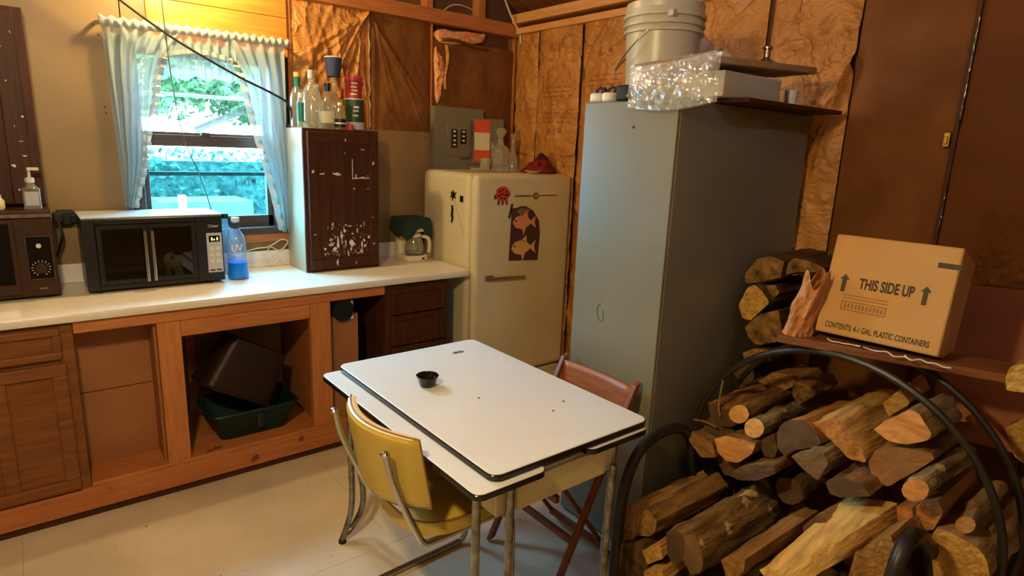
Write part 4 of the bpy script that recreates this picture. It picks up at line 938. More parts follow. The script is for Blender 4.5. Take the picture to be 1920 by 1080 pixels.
# ------------------------------------------------------------------ yellow chrome chair
yc = thing('chrome_chair', 'mustard yellow vinyl chair with chrome tube frame at the table', 'chair', (1.0, 1.64, 0))
pipm = mat('brown_piping', lin(140,98,34), rough=.5)
def backf(side):
    def f(u, v):
        y = 1.422+u*.413; s_ = (u-.5)*2
        bul = .062*(1-s_*s_)
        x = .805+.012*(1-s_)-bul+(1-v)*.045
        ed = min(1, min(u, 1-u, v, 1-v)*9); th = .020*math.sqrt(max(0, 1-(1-ed)**2))
        z = .545-.03*(1-s_*s_)+v*(.237+.03*(1-s_*s_))
        return (x+(-th if side else th), y, z)
    return f
bk_ = MB().grid(backf(1), 30, 18, 0, True).grid(backf(0), 30, 18).build('backrest', vinyl, yc, smooth=True)
# piping around the rim
P = []
for k in range(31): P.append(backf(1)(k/30, 1))
for k in range(1, 19): P.append(backf(1)(1, 1-k/18))
for k in range(1, 31): P.append(backf(1)(1-k/30, 0))
for k in range(1, 18): P.append(backf(1)(0, k/18))
MB().tube(P, .003, 6, True).build('piping', pipm, bk_, smooth=True)
MB().grid(lambda u, v: V(backf(1)(.03+u*.94, .985))+V((v*.030-.0, 0, .0035*math.sin(v*math.pi))), 24, 4).build('top_strip', vinylp, bk_, smooth=True)
def seatf(u, v):
    a = u*2*math.pi; r_ = min(1, v*1.02)
    ca, sa = math.cos(a), math.sin(a); k = 1/max(abs(ca)**3+abs(sa)**3, 1e-6)**(1/3)
    x = 1.045+ca*k*.195*r_; y = 1.645+sa*k*.195*r_
    return (x, y, .475-.018*r_**4)
st = MB().grid(seatf, 40, 12)
st.grid(lambda u, v: (lambda p: (p[0], p[1], .457-v*.05))(seatf(u, 1)), 40, 3, 0, True)
st.grid(lambda u, v: (lambda p: (p[0], p[1], .407))(seatf(u, v)), 40, 4, 0, True)
seat = st.build('seat', vinyl, yc, smooth=True)
MB().tube([V(seatf(k/40, 1))+V((0,0,-.002)) for k in range(40)], .0035, 6, True).build('piping', pipm, seat, smooth=True)
for (y, yr) in ((1.475, 1.49), (1.822, 1.862)):
    o = (1.478 if y < 1.6 else 1.842); fx = -.06 if y < 1.6 else 0
    path = catmull([(.752,o,.735),(.770,o,.65),(.812,y+.003,.535),(.853,y,.44),(.880,y,.395),(.93,y,.388),(1.10,y,.39),(1.245+fx,y,.385),(1.295+fx,(y+yr)/2,.34),(1.312+fx,yr,.20),(1.312+fx,yr,.07),(1.292+fx,yr,.022),(1.24,yr,.0135),(1.0,yr-.01,.0135),(.80,yr-.02,.0135)], 6)
    f_ = MB().tube(path, .0115, 10).build('frame_tube', chrome, yc, smooth=True)
    MB().lathe([(.001,-.006),(.013,-.005),(.015,.0),(.011,.006),(.0,.008)], (.748,o,.738), 12).build('bolt', chrome, f_, smooth=True)
MB().tube([(.80,1.47,.0135),(.80,1.842,.0135)], .0115, 10).build('rear_runner', chrome, yc, smooth=True)

# ------------------------------------------------------------------ wooden folding chair
fc = thing('folding_chair', 'red-brown wooden folding chair between table and grey cabinet', 'chair', (1.60, 1.62, 0))
MB().grid(lambda u, v: (1.742+.020*v+.018*math.sin(u*math.pi), 1.425+u*.37, .632+v*.105), 14, 4).build('backrest', reddish, fc, smooth=True, solid=.014)
for y in (1.412, 1.808):
    MB().bar((1.772,y,.755), (1.40,y,.012), (.032,0,.012), (0,.022,0)).build('leg', reddishd, fc, bevel=.003)
for y in (1.452, 1.768):
    MB().bar((1.43,y,.43), (1.735,y,.012), (.03,0,-.012), (0,.020,0)).build('leg', reddishd, fc, bevel=.003)
for k in range(5):
    MB().box(1.36+k*.066,1.455,.425,1.418+k*.066,1.765,.440).build('seat_slat', reddish, fc, bevel=.003)
MB().bar((1.43,1.452,.36),(1.43,1.768,.36),(.02,0,0),(0,0,.03)).build('stretcher', reddishd, fc, bevel=.003)
MB().bar((1.49,1.412,.18),(1.49,1.808,.18),(.02,0,0),(0,0,.026)).build('stretcher', reddishd, fc, bevel=.003)
MB().bar((1.70,1.452,.055),(1.70,1.768,.055),(.02,0,0),(0,0,.026)).build('stretcher', reddishd, fc, bevel=.003)

# ------------------------------------------------------------------ firewood racks
hr = thing('log_hoop', 'round black steel log hoop holding the upper woodpile', 'log rack', (2.15, .79, 0))
for x in (2.0, 2.20):
    MB().tube([(x, .79+.50*math.cos(a), .507+.50*math.sin(a)) for a in [k*2*math.pi/72 for k in range(72)]], .0115, 8, True).build('hoop', steelblk, hr, smooth=True)
for a in (-150,-120,-60,-30,200,-20):
    y, z = .79+.50*math.cos(math.radians(a)), .507+.50*math.sin(math.radians(a))
    MB().tube([(2.0,y,z),(2.20,y,z)], .009, 8).build('cross_bar', steelblk, hr, smooth=True)
for x in (2.0,2.20):
    MB().bar((x,.60,.0085),(x,.98,.0085),(.025,0,0),(0,0,.014)).build('foot', steelblk, hr, bevel=.003)
lr = thing('low_log_rack', 'low black steel rack with curved ends holding the front logs', 'log rack', (1.85, .9, 0))
MB().tube(catmull([(1.60,1.30,.012),(1.597,1.30,.15),(1.60,1.30,.31),(1.624,1.30,.45),(1.685,1.30,.55),(1.80,1.30,.587),(1.93,1.30,.57),(2.01,1.30,.48),(2.03,1.30,.30),(2.03,1.30,.012)],5), .020, 10).build('end_hoop', steelblk, lr, smooth=True)
MB().tube(catmull([(1.635,.44,.012),(1.637,.44,.30),(1.640,.44,.50),(1.655,.44,.61),(1.714,.44,.663),(1.80,.44,.64),(1.86,.44,.597),(1.93,.44,.54),(1.98,.44,.46),(2.0,.44,.25),(2.0,.44,.012)],5), .021, 10).build('end_hoop', steelblk, lr, smooth=True)
for x0, x1 in ((1.66,1.66),(1.95,1.95)):
    MB().tube([(x0,1.30,.09),(x1,.44,.09)], .012, 8).build('base_bar', steelblk, lr, smooth=True)

def resample(poly, n):
    P = [V((0, p[0], p[1])) for p in poly]; L_ = [0]
    for i in range(len(P)): L_.append(L_[-1]+(P[(i+1) % len(P)]-P[i]).length)
    out = []
    for k in range(n):
        s_ = L_[-1]*k/n
        for i in range(len(P)):
            if L_[i+1] >= s_: break
        t_ = (s_-L_[i])/max(1e-6, L_[i+1]-L_[i]); out.append(P[i].lerp(P[(i+1) % len(P)], t_))
    return out
def make_log(name, label, X, poly, ln, sm, em, fs, seed, far=None, rough=.008, group='split firewood pieces'):
    n = 28; ns = 22
    A = resample(poly, n); c = sum(A, V())/n
    if far: B = resample(far[1], n); cb = sum(B, V())/n
    r = random.Random(seed); off = V((0, r.uniform(-.012, .012), r.uniform(-.012, .012)))
    mb = MB(); vs = []
    for j in range(ns+1):
        t_ = j/ns
        for i, p in enumerate(A):
            if far: q = p.lerp(B[i], t_)
            else: q = c+(p-c)*(1+(fs-1)*t_)+off*t_
            cc = c if not far else c.lerp(cb, t_)
            k = rough*(mnoise.noise(V((X*3+t_*ln*9, q.y*26, q.z*26+seed)))+.6*mnoise.noise(V((t_*ln*26, q.y*60+seed, q.z*60)))) if j else 0
            d_ = (q-cc); dn = d_.normalized() if d_.length > 1e-6 else V()
            xo = (far[0]-X if far else ln)*t_+(.004*mnoise.noise(V((q.y*40, q.z*40, seed))) if j in (0, ns) else 0)
            vs.append(V((X+xo, 0, 0))+q+dn*k)
    fs_ = [(j*n+i, j*n+(i+1) % n, (j+1)*n+(i+1) % n, (j+1)*n+i) for j in range(ns) for i in range(n)]
    fs_.append(tuple(ns*n+i for i in range(n)))
    a2 = sum(A[i].y*A[(i+1) % n].z-A[(i+1) % n].y*A[i].z for i in range(n))
    if a2 < 0: fs_ = [tuple(reversed(f)) for f in fs_]
    mb.add(vs, fs_)
    o = tag(mb.build(name, LM[sm], smooth=True), label, 'firewood', group)
    cap = MB(); c2 = V((X-.001, c.y, c.z)); cv = [c2]+[v.copy() for v in vs[:n]]
    # inner ring for a little relief
    ring = [c2+(v-c2)*.55 for v in vs[:n]]
    cv += ring
    cf_ = [(0, 1+n+(i+1) % n, 1+n+i) for i in range(n)]+[(1+n+i, 1+n+(i+1) % n, 1+(i+1) % n, 1+i) for i in range(n)]
    if a2 < 0: cf_ = [tuple(reversed(f)) for f in cf_]
    cap.add(cv, cf_).build('cut_end', LM[em], o)
    return o
LOGS = [
 ('split_log', 'dark-ended split log with golden splintered top, upper left of the hoop pile', 2.0, [(1.243, 0.685), (1.205, 0.69), (1.166, 0.678), (1.141, 0.665), (1.127, 0.627), (1.176, 0.612), (1.221, 0.626)], 0.4, 'splinter', 'enddark', 1.25),
 ('round_log', 'thin round log with bright sawn end, topmost in the hoop pile', 1.97, [(1.054, 0.715), (1.057, 0.695), (1.07, 0.677), (1.088, 0.665), (1.109, 0.662), (1.125, 0.669), (1.133, 0.685), (1.13, 0.704), (1.117, 0.723), (1.098, 0.735), (1.078, 0.737), (1.062, 0.73)], 0.42, 'barkbrown', 'endfresh', 1.15),
 ('round_log', 'lichen-barked round log with bright sawn end, just below the topmost round log', 1.95, [(0.983, 0.694), (0.985, 0.674), (0.997, 0.655), (1.014, 0.643), (1.033, 0.64), (1.049, 0.648), (1.056, 0.664), (1.054, 0.685), (1.042, 0.704), (1.024, 0.716), (1.005, 0.718), (0.99, 0.71)], 0.44, 'barklichen', 'endfresh', 1.0),
 ('round_log', 'grey-ended round log with orange split flank in the middle of the hoop pile', 1.95, [(0.93, 0.723), (0.904, 0.756), (0.855, 0.776), (0.82, 0.759), (0.785, 0.72), (0.813, 0.693), (0.868, 0.661), (0.901, 0.627), (0.927, 0.644), (0.937, 0.688)], 0.36, 'woodorange', 'enddark', 0.95),
 ('split_log', 'large pale split log with ragged tip leaning up in the hoop pile', 1.93, [(0.815, 0.786), (0.767, 0.817), (0.725, 0.826), (0.703, 0.797), (0.66, 0.757), (0.641, 0.721), (0.691, 0.714), (0.757, 0.753)], 0.42, 'woodfresh', 'woodorange', 1.0),
 ('split_log', 'small golden wedge of wood tucked behind the pale split log', 2.18, [(0.709, 0.832), (0.68, 0.877), (0.667, 0.9), (0.632, 0.857), (0.686, 0.794)], 0.2, 'woodgold', 'woodgold', 1.0),
 ('split_log', 'bright orange wedge-faced log with grey flank, right top of the hoop pile', 1.93, [(0.639, 0.834), (0.616, 0.867), (0.557, 0.929), (0.534, 0.926), (0.492, 0.876), (0.501, 0.856), (0.545, 0.824), (0.595, 0.813)], 0.26, 'woodgrey', 'endorange', 1.0),
 ('split_log', 'thin slab of split wood at the left rim of the hoop pile', 1.97, [(1.307, 0.544), (1.245, 0.556), (1.185, 0.544), (1.162, 0.496), (1.224, 0.468), (1.279, 0.505)], 0.36, 'barkbrown', 'woodtan', 0.9),
 ('split_log', 'half-round log with striped orange end left in the hoop pile', 1.93, [(1.155, 0.587), (1.113, 0.617), (1.04, 0.63), (0.993, 0.637), (1.005, 0.591), (1.049, 0.538), (1.096, 0.523), (1.135, 0.542)], 0.36, 'barkbrown', 'endorange', 0.95),
 ('split_log', 'dark narrow log wedged under the two bright sawn round logs', 1.98, [(1.014, 0.627), (0.959, 0.675), (0.94, 0.621), (0.947, 0.585), (0.982, 0.577)], 0.36, 'barkdark', 'enddark', 1.0),
 ('split_log', 'grey triangular-ended split log in the centre of the woodpile', 1.9, [(0.854, 0.658), (0.805, 0.703), (0.758, 0.717), (0.737, 0.688), (0.76, 0.615), (0.808, 0.632)], 0.36, 'woodgrey', 'endgrey', 1.0),
 ('split_log', 'half-round log with rough bark top and dark flat end in the pile centre', 1.86, [(0.721, 0.641), (0.699, 0.667), (0.663, 0.684), (0.619, 0.683), (0.591, 0.66), (0.665, 0.616), (0.703, 0.611)], 0.4, 'barkrough', 'enddark', 1.0),
 ('split_log', 'reddish brown lumpy split log under the bright orange wedge', 1.95, [(0.645, 0.714), (0.631, 0.764), (0.582, 0.796), (0.49, 0.818), (0.481, 0.799), (0.517, 0.748), (0.56, 0.693), (0.579, 0.664), (0.623, 0.672)], 0.34, 'barkbrown', 'woodred', 1.0),
 ('round_log', 'grey-barked round log with orange sawn end, right side of the pile', 1.84, [(0.451, 0.756), (0.452, 0.738), (0.461, 0.72), (0.476, 0.708), (0.492, 0.704), (0.506, 0.711), (0.513, 0.725), (0.511, 0.744), (0.502, 0.762), (0.487, 0.774), (0.471, 0.777), (0.458, 0.77)], 0.36, 'barklichen', 'endorange', 1.12),
 ('split_log', 'dark weathered log lying above the long bark-covered logs', 1.9, [(1.06, 0.494), (1.031, 0.538), (0.969, 0.578), (0.908, 0.598), (0.897, 0.575), (0.954, 0.523), (1.024, 0.489)], 0.36, 'barkbrown', 'enddark', 1.0),
 ('split_log', 'dark sliver of wood at the left under the splintered log', 2.02, [(1.263, 0.577), (1.239, 0.623), (1.152, 0.614), (1.112, 0.588), (1.181, 0.55), (1.246, 0.523)], 0.34, 'barkdark', 'enddark', 1.0),
 ('split_log', 'golden split log with cut face at the left front of the low rack', 1.62, [(1.333, 0.258), (1.304, 0.34), (1.261, 0.371), (1.232, 0.358), (1.228, 0.276), (1.25, 0.223), (1.299, 0.209)], 0.44, 'woodgold', 'woodtan', 0.85),
 ('split_log', 'dark inner half of split log lying against the golden split log', 1.63, [(1.236, 0.343), (1.203, 0.382), (1.157, 0.355), (1.161, 0.31), (1.182, 0.281), (1.231, 0.259)], 0.42, 'barkbrown', 'woodtan', 1.15),
 ('round_log', 'slender pale-barked log between two thick logs of the low rack', 1.62, [(1.11, 0.343), (1.081, 0.369), (1.042, 0.377), (1.03, 0.33), (1.034, 0.278), (1.066, 0.24), (1.091, 0.264)], 0.46, 'barkpale', 'enddark', 0.9),
 ('round_log', 'thickest bark-covered log crusted with pale lichen in the low rack', 1.62, [(1.036, 0.376), (1.001, 0.396), (0.966, 0.36), (0.955, 0.31), (0.961, 0.275), (0.996, 0.247), (1.03, 0.28)], 0.46, 'barkcrust', 'endgrey', 1.55),
 ('split_log', 'brown split log half hidden below the thickest bark-covered log', 1.61, [(0.89, 0.374), (0.857, 0.41), (0.814, 0.424), (0.812, 0.38), (0.833, 0.344), (0.864, 0.324)], 0.44, 'woodtan', 'woodtan', 1.1),
 ('split_log', 'shaggy dark log at the bottom left corner of the low rack', 1.6, [(1.323, 0.143), (1.281, 0.209), (1.186, 0.273), (1.156, 0.221), (1.156, 0.141), (1.287, 0.058)], 0.4, 'barkdark', 'barkdark', 1.0),
 ('split_log', 'small square golden stick end at the bottom left of the low rack', 1.59, [(1.176, 0.244), (1.14, 0.286), (1.112, 0.322), (1.089, 0.266), (1.152, 0.202)], 0.4, 'woodgold', 'woodgold', 1.0),
 ('split_log', 'small golden stick end lowest at the left of the low rack', 1.585, [(1.159, 0.169), (1.128, 0.21), (1.083, 0.231), (1.071, 0.186), (1.148, 0.136)], 0.4, 'woodgold', 'woodgold', 1.0),
 ('split_log', 'orange split log end left of pair beside the curved black rack end', 1.92, [(0.539, 0.632), (0.502, 0.648), (0.485, 0.59), (0.501, 0.549), (0.527, 0.574)], 0.34, 'woodred', 'woodorange', 1.0),
 ('split_log', 'orange split log end right of pair beside the curved black rack end', 1.94, [(0.501, 0.644), (0.449, 0.688), (0.432, 0.663), (0.445, 0.601), (0.488, 0.563)], 0.34, 'woodred', 'woodorange', 1.0),
 ('round_log', 'bark-covered branch stub with ringed end, low on the right of the hoop', 1.96, [(0.359, 0.655), (0.36, 0.641), (0.366, 0.627), (0.377, 0.617), (0.39, 0.614), (0.4, 0.618), (0.405, 0.629), (0.404, 0.643), (0.397, 0.657), (0.386, 0.667), (0.374, 0.67), (0.364, 0.665)], 0.3, 'barkpale', 'endring', 1.25),
 ('split_log', 'big golden split log at the bottom right inside the hoop', 1.93, [(0.447, 0.576), (0.438, 0.611), (0.403, 0.618), (0.34, 0.607), (0.315, 0.589), (0.298, 0.533), (0.418, 0.456)], 0.3, 'barkpale', 'woodgold', 1.0),
 ('split_log', 'rough peeling bark log at the far right inside the hoop', 2.06, [(0.368, 0.586), (0.346, 0.619), (0.323, 0.577), (0.309, 0.494), (0.325, 0.47), (0.35, 0.526)], 0.3, 'barkpale', 'barkpale', 1.05),
 ('split_log', 'brown log end under the bright foreground log', 1.74, [(0.565, 0.543), (0.49, 0.635), (0.458, 0.584), (0.49, 0.497), (0.573, 0.443)], 0.3, 'woodtan', 'woodtan', 1.0),
 ('split_log', 'dark stub in the gap beside the bright foreground log', 1.8, [(0.742, 0.501), (0.707, 0.558), (0.676, 0.552), (0.693, 0.487), (0.731, 0.45)], 0.3, 'barkbrown', 'enddark', 1.0),
 ('split_log', 'dark log high at the back of the hoop pile', 2.25, [(1.186, 0.735), (1.13, 0.795), (1.052, 0.806), (1.03, 0.774), (1.085, 0.728)], 0.2, 'woodtan', 'woodtan', 1.0),
 ('split_log', 'curled bark scrap log behind the lichen-barked round log', 2.2, [(1.026, 0.804), (0.96, 0.804), (0.939, 0.773), (0.988, 0.721), (1.017, 0.746)], 0.2, 'barkbrown', 'barkbrown', 1.0),
 ('split_log', 'short stick end in the dark right of the hoop by the wall', 2.36, [(0.524, 0.803), (0.513, 0.822), (0.497, 0.802), (0.503, 0.784)], 0.25, 'woodgold', 'woodgold', 1.0),
 ('split_log', 'golden triangular log end in the stack beside the grey cabinet', 2.26, [(1.317, 1.019), (1.291, 1.099), (1.259, 1.12), (1.218, 1.096), (1.187, 1.06), (1.258, 0.971), (1.294, 0.972)], 0.35, 'barkdark', 'woodgold', 1.0),
 ('split_log', 'dark log topmost in the stack beside the grey cabinet', 2.3, [(1.33, 1.147), (1.284, 1.217), (1.234, 1.236), (1.173, 1.225), (1.179, 1.16), (1.257, 1.127), (1.325, 1.107)], 0.33, 'barkdark', 'barkbrown', 1.0),
 ('split_log', 'brown log just above the paper bag in the wall stack', 2.34, [(1.198, 1.196), (1.154, 1.239), (1.09, 1.235), (1.034, 1.218), (1.071, 1.197), (1.139, 1.185), (1.186, 1.162)], 0.3, 'barkdark', 'barkbrown', 1.0),
 ('split_log', 'small brown log end beside the golden triangular end', 2.31, [(1.274, 1.101), (1.201, 1.126), (1.179, 1.095), (1.214, 1.054), (1.257, 1.086)], 0.33, 'barkdark', 'barkbrown', 1.0),
 ('split_log', 'brown weathered log left of the crumpled paper bag', 2.24, [(1.266, 0.944), (1.22, 1.004), (1.138, 1.048), (1.114, 0.976), (1.123, 0.922), (1.204, 0.885), (1.245, 0.905)], 0.35, 'barkdark', 'barkbrown', 1.0),
 ('split_log', 'pale brown log low in the stack left of the wooden shelf', 2.24, [(1.261, 0.836), (1.217, 0.868), (1.143, 0.882), (1.141, 0.839), (1.246, 0.797)], 0.35, 'barkdark', 'woodtan', 1.0),
 ('wood_block', 'small sawn block of pale wood at the right end of the shelf', 2.05, [(0.385, 1.053), (0.382, 1.089), (0.348, 1.111), (0.333, 1.029), (0.378, 1.022)], 0.2, 'woodtan', 'woodgold', 1.0),
 ('split_log', 'golden split log at the right picture edge behind the hoop', 2.4, [(0.424, 0.797), (0.382, 0.851), (0.343, 0.844), (0.326, 0.749), (0.358, 0.701), (0.386, 0.715)], 0.3, 'woodtan', 'woodgold', 1.0),
 ('split_log', 'shaded brown log at the right picture edge below the golden one', 2.4, [(0.365, 0.633), (0.316, 0.694), (0.286, 0.558), (0.338, 0.546)], 0.3, 'barkbrown', 'barkbrown', 1.0),
]
for k, L_ in enumerate(LOGS):
    make_log(*L_, seed=k+1)
make_log('split_log', 'bright freshly split log lying in the foreground on top of the low rack', 1.53, [(0.727, 0.475), (0.706, 0.499), (0.665, 0.508), (0.614, 0.493), (0.68, 0.436)], .44, 'woodbright', 'woodbright', 1, 91, far=(1.97, [(0.694, 0.567), (0.625, 0.595), (0.554, 0.619), (0.543, 0.557), (0.584, 0.458)]), rough=.004)
tag(MB().tube(catmull([(1.985,1.175,.655),(1.99,1.19,.70),(1.99,1.185,.795)],4), .004, 6).build('twig', LM['woodgrey'], smooth=True), 'thin pale twig sticking up at the left of the hoop pile', 'twig')
tag(MB().tube(catmull([(1.985,1.285,.60),(1.99,1.24,.608),(1.995,1.19,.602)],4), .004, 6).build('twig', LM['woodgrey'], smooth=True), 'thin twig lying across the left rim of the hoop', 'twig')
# logs deep in the piles, glimpsed through the gaps
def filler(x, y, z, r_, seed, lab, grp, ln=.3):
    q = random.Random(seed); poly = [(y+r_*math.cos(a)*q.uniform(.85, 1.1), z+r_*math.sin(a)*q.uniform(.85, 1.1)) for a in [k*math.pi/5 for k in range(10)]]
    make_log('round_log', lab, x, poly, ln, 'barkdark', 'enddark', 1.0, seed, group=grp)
sd = 200
def clashes(x, y, z, r_, ln):
    for L_ in LOGS:
        if L_[2] > x+ln or L_[2]+L_[4] < x: continue
        cy = sum(q[0] for q in L_[3])/len(L_[3]); cz = sum(q[1] for q in L_[3])/len(L_[3])
        lr_ = sum(math.hypot(q[0]-cy, q[1]-cz) for q in L_[3])/len(L_[3])*max(1, L_[7])
        if math.hypot(y-cy, z-cz) < lr_+r_*.8: return True
    return False
for (y, z) in [(y_, z_) for z_ in (.12,.235,.35,.465,.58,.685) for y_ in (.42,.54,.66,.78,.90,1.02,1.14)]:
    if math.hypot(y-.79, z-.507) > .425 or (z > .6 and y < .62 and False): continue
    if z > .6 and (y > 1.05 or y < .48): continue
    if clashes(2.03, y, z, .054, .28): continue
    sd += 1; filler(2.03, y, z, .054, sd, 'dark log deep in the gaps of the hoop pile', 'logs deep in the hoop pile', .28)
for (y, z) in [(y_, z_) for z_ in (.155,.255) for y_ in (.60,.70,.80,.90,1.0,1.10,1.20)]:
    if clashes(1.66, y, z, .048, .3): continue
    sd += 1; filler(1.66+(z-.15)*.2, y, z, .048, sd, 'dark log low under the front logs of the rack', 'logs low in the front rack', .30)
for (y, z) in [(y_, z_) for z_ in (.07,.18,.29,.40,.51,.62,.72) for y_ in (1.19,1.295)]:
    if clashes(2.33, y, z, .05, .35): continue
    sd += 1; filler(2.33, y, z, .05, sd, 'shaded log low in the stack against the grey cabinet', 'logs low in the wall stack', .35)

# ------------------------------------------------------------------ shelf plank with carton and bag
e1 = V((2.14,.393,0))-V((1.934,.957,0)); e1.normalize(); e2 = V((-e1.y, e1.x, 0)); e2 = e2 if e2.x > 0 else -e2
p0 = V((1.940,.975,1.012))
pk = MB().obox(p0, e1*.66, e2*.15, V((0,0,.026)))
tag(pk.build('shelf_plank', mat('red_brown_plank', lin(112,64,28), lin(138,84,42), rough=.6, scale=5, stretch=(4,2,14), bump=.15), bevel=.003), 'red-brown plank resting on top of the black log hoop', 'plank')
bx = thing('cardboard_box', 'large cardboard carton printed this side up on the plank', 'box', (2.1, .72, 1.05))
BL = V((2.025,.898,1.062)); e = V((2.067,.551,1.062))-BL; WD = e.length; e.normalize()
hh = V((-e.y, e.x, 0)); hh = hh if hh.x > 0 else -hh
tl = math.radians(15); upv = V((0,0,1))*math.cos(tl)+hh*math.sin(tl); inn = hh*math.cos(tl)-V((0,0,1))*math.sin(tl)
HT = .328
bxo = MB().obox(BL, e*WD, inn*.27, upv*HT).build('carton', cardb, bx, bevel=.006)
def bt_(s, nm, m, u_, v_, size, bold, sx, center=True):
    return text(s, nm, m, bxo, BL+e*u_+upv*v_, e, upv, size, bold, sx, .0008, center)
kk = WD/.4356
bt_('THIS SIDE UP', 'box_lettering', inkd, .218*kk, .200*kk, .047, .032, .56)
bt_('CONTENTS: 4-1 GAL. PLASTIC CONTAINERS', 'box_lettering', inkd, .217*kk, .026*kk, .026, .020, .565)
for u_ in (.068,.350):
    P2 = [(-.008,0),(.008,0),(.008,.05),(.018,.05),(0,.072),(-.018,.05),(-.008,.05)]
    MB().prism([(p[0]*.8, p[1]*.8) for p in P2], BL+e*(u_*kk)+upv*(.178*kk)-inn*.0002, e, upv, -inn*.0008).build('arrow_print', inkg, bxo)
MB().prism([(0,0),(.058,0),(.058,.016),(0,.016)], BL+e*(WD-.056)+upv*(.325*kk)-inn*.0002, e, upv, -inn*.0008).build('bar_print', inkg, bxo)
for k in range(2): MB().prism([(0,0),(.13,0),(.13,.003),(0,.003)], BL+e*(.075*kk)+upv*((.165-.012*k)*kk), e, upv, -inn*.0008).build('faint_line_print', inkf, bxo)
stp = MB()
for a, b, c, d in ((0,0,.13,.003),(0,.027,.13,.03),(0,0,.003,.03),(.127,0,.13,.03)): stp.prism([(a,b),(c,b),(c,d),(a,d)], BL+e*(.075*kk)+upv*(.105*kk), e, upv, -inn*.0008)
for k in range(11): stp.prism([(.010+k*.0105,.007),(.0155+k*.0105,.007),(.0155+k*.0105,.023),(.010+k*.0105,.023)], BL+e*(.075*kk)+upv*(.105*kk), e, upv, -inn*.0008)
stp.build('stamp_print', inkf, bxo)
# crumpled paper bag at the left end
pb = thing('paper_bag', 'crumpled brown paper bag at the left end of the plank', 'bag', (2.02, .93, 1.04))
def pbag(u, v):
    a = u*2*math.pi; rr_ = 1-.25*v
    x = 2.035+.075*math.cos(a)*rr_; y = .950+.042*math.sin(a)*rr_
    n_ = mnoise.noise(V((math.cos(a)*2.2, math.sin(a)*2.2, v*3)))+.5*mnoise.noise(V((math.cos(a)*6, math.sin(a)*6, v*8)))
    s_ = 1+.25*n_
    return (2.035+(x-2.035)*s_, .950+(y-.950)*s_-.035*v, 1.0385+v*(.195+.03*math.sin(a*3)))
MB().grid(pbag, 40, 24).build('bag', paper, pb, smooth=False, solid=.001)
for k, (u_, w_) in enumerate(((.05,.10),(.16,.13),(.27,.12))):
    q = BL+e*u_; sdl = random.Random(k)
    P = [V((q.x-.02, q.y, 1.0405))+e*(w_*i/6)+V((sdl.uniform(-.006,.006), 0, sdl.uniform(0,.010))) for i in range(7)]
    tag(MB().tube(catmull(P, 3), .0022, 4).build('paper_shred', shred, smooth=True), ('white paper shred under the left corner of the carton','white paper shred under the middle of the carton','white paper shred under the right part of the carton')[k], 'paper shred', 'paper shreds on the plank')
# flattened cardboard leaning behind
fcb = thing('flattened_cardboard', 'reddish old cardboard slumped behind the carton by the wall', 'cardboard', (2.55,.5,.8))
MB().obox((2.47,.66,.74), (.06,-.50,.02), (.16,.02,.46), (.02,0,-.004)).build('sheet', cardd, fcb, bevel=.003)
MB().obox((2.44,.64,.70), (.06,-.50,.02), (.03,0,.24), (-.03,-.002,.0)).build('flap', cardd, fcb, bevel=.003)
jk = thing('wall_crumple', 'crumpled torn kraft paper on the wall above the flattened cardboard', 'paper', (2.74,.55,1.3))
def jf(u, v):
    y = .68-u*.26; z = 1.12+v*.34; n_ = mnoise.noise(V((y*14, z*14, 2)))+.5*mnoise.noise(V((y*35, z*35, 2)))
    return (2.775-.05*math.sin(u*math.pi)*math.sin(v*math.pi)-.025*abs(n_), y, z)
MB().grid(jf, 26, 30).build('paper', kraftr, jk, smooth=False)

# hasp on the right wall
hs = thing('wall_hasp', 'small brass hasp screwed to the right wall stud', 'hasp', (2.79,.835,1.68))
MB().box(2.772,.842,1.68,2.786,.866,1.735).build('plate', brass, hs, bevel=.003)
MB().box(2.765,.848,1.69,2.772,.860,1.72).build('staple', brass, hs, bevel=.002)
# ------------------------------------------------------------------ curtain
cu = thing('curtain', 'sheer white swag curtain on a rod over the window', 'curtain', (.78, 3.45, 1.1))
MB().tube([(.355,3.45,2.085),(1.205,3.45,2.092)], .009, 8).tube([(.355,3.45,2.085),(.350,3.50,2.085),(.350,3.514,2.085)], .009, 8).tube([(1.205,3.45,2.092),(1.210,3.50,2.092),(1.210,3.514,2.092)], .009, 8).build('rod', chromed, cu, smooth=True)
def lerp_tab(tab, t_):
    for (a, va), (b, vb) in zip(tab, tab[1:]):
        if t_ <= b: return va+(vb-va)*max(0, (t_-a))/(b-a)
    return tab[-1][1]
LI = [(1.265,.432),(1.386,.468),(1.50,.500),(1.625,.518),(1.762,.560),(1.86,.575),(1.971,.612),(2.10,.70)]   # inner edge of left swag by height
RI = [(1.12,1.135),(1.269,1.108),(1.442,1.072),(1.55,1.045),(1.662,1.016),(1.768,.994),(1.923,.962),(1.99,.925),(2.10,.86)]
def pleat(x, z, k=1): return .010*math.sin(x*150+2*math.sin(z*4))+.006*math.sin(x*67)
def leftp(u, v):
    z = 1.262+v*(2.112-1.262); xo = .373+.022*(1-v); xi = lerp_tab(LI, z); x = xo+(xi-xo)*u
    return (x, 3.447+pleat(u*.24, z)-.02*(1-v)*u, z-.010*math.sin(u*18)*(1-v))
def rightp(u, v):
    z = 1.115+v*(2.115-1.115); xo = 1.180-.010*(1-v); xi = lerp_tab(RI, z); x = xi+(xo-xi)*u
    return (x, 3.447+pleat(u*.2+.4, z), z-.010*math.sin(u*16)*(1-v))
MB().grid(leftp, 60, 50).build('side_panel', curtm, cu, smooth=True)
MB().grid(rightp, 60, 50).build('side_panel', curtm, cu, smooth=True)
def mid(u, v):
    x = .60+u*.345; zb = 1.965+.035*math.sin(u*math.pi); z = zb+v*(2.112-zb); return (x, 3.455+pleat(x, z), z)
MB().grid(mid, 50, 10).build('valance', curtm, cu, smooth=True)
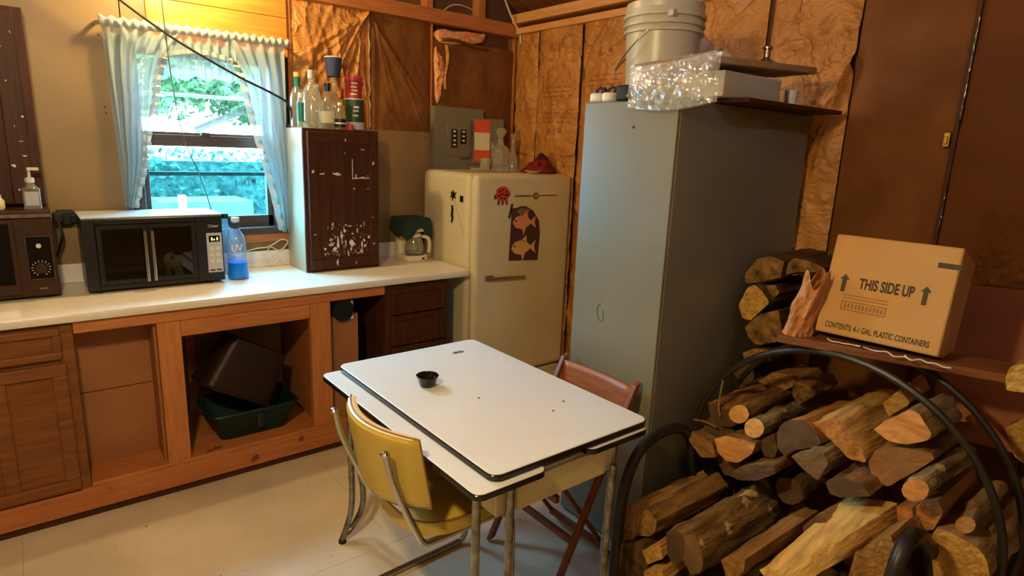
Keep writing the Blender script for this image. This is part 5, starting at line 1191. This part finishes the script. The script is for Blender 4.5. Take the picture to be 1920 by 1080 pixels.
def mid2(u, v):
    x = .575+u*.37; zb = 1.875-.012*math.sin(u*23)+.015*u; z = zb+v*(2.0-zb); return (x, 3.475+pleat(x*1.3, z), z)
MB().grid(mid2, 50, 10).build('under_valance', curtm, cu, smooth=True)
def ruffle(path, w_):
    P = catmull(path, 8); n = len(P)
    def f(u, v):
        i = min(n-1, int(u*(n-1)+.5)); p = P[i]; wob = math.sin(u*95)
        return (p.x+(v-.5)*w_+.006*wob*v, p.y+.012*wob*(.3+v), p.z-.006*math.cos(u*70)*v)
    return MB().grid(f, n-1, 4)
ruffle([(x, 3.44, z) for z, x in LI[:-1]], .035).build('ruffle_trim', curtt, cu, smooth=True)
ruffle([(x-.01, 3.44, z) for z, x in RI[:-1]], .035).build('ruffle_trim', curtt, cu, smooth=True)
MB().grid(lambda u, v: (.36+u*.84, 3.44-.014*math.sin(v*math.pi)*(1+.5*math.sin(u*160)), 2.075+.007*u+v*.040+.006*math.sin(u*120)*v), 160, 6).build('heading_ruffle', curtt, cu, smooth=True)
MB().grid(lambda u, v: (.595+u*.35, 3.442+.008*math.sin(u*60), 1.962+.036*math.sin(u*math.pi)+v*.022), 50, 2).build('ruffle_trim', curtt, cu, smooth=True)
# ------------------------------------------------------------------ cords
def cord(nm, lab, pts, r_, m):
    tag(MB().tube(catmull(pts, 8), r_, 6).build(nm, m, smooth=True), lab, 'cord')
cord('power_cord', 'thick black cord swooping across the window to the bottles', [(.20,3.35,2.36),(.444,3.365,2.178),(.654,3.365,2.040),(.904,3.365,1.912),(1.082,3.368,1.838),(1.17,3.385,1.79),(1.19,3.40,1.70),(1.185,3.50,1.69)], .0055, wireb)
cord('lamp_wire', 'thin grey wire hanging down the window to the oven', [(.60,3.38,2.40),(.61,3.38,2.208),(.616,3.38,2.025),(.629,3.38,1.813),(.658,3.38,1.594),(.717,3.38,1.416),(.756,3.385,1.26),(.757,3.42,1.251)], .0028, wireg)
cord('cream_cord', 'cream cord looped along the backsplash under the window', [(.93,3.48,1.005),(1.0,3.475,1.02),(1.06,3.475,1.025),(1.13,3.475,1.06),(1.165,3.47,1.045),(1.12,3.475,1.0),(1.07,3.48,1.02),(1.04,3.475,.97),(1.07,3.47,.92),(1.12,3.47,.955)], .003, wirew)
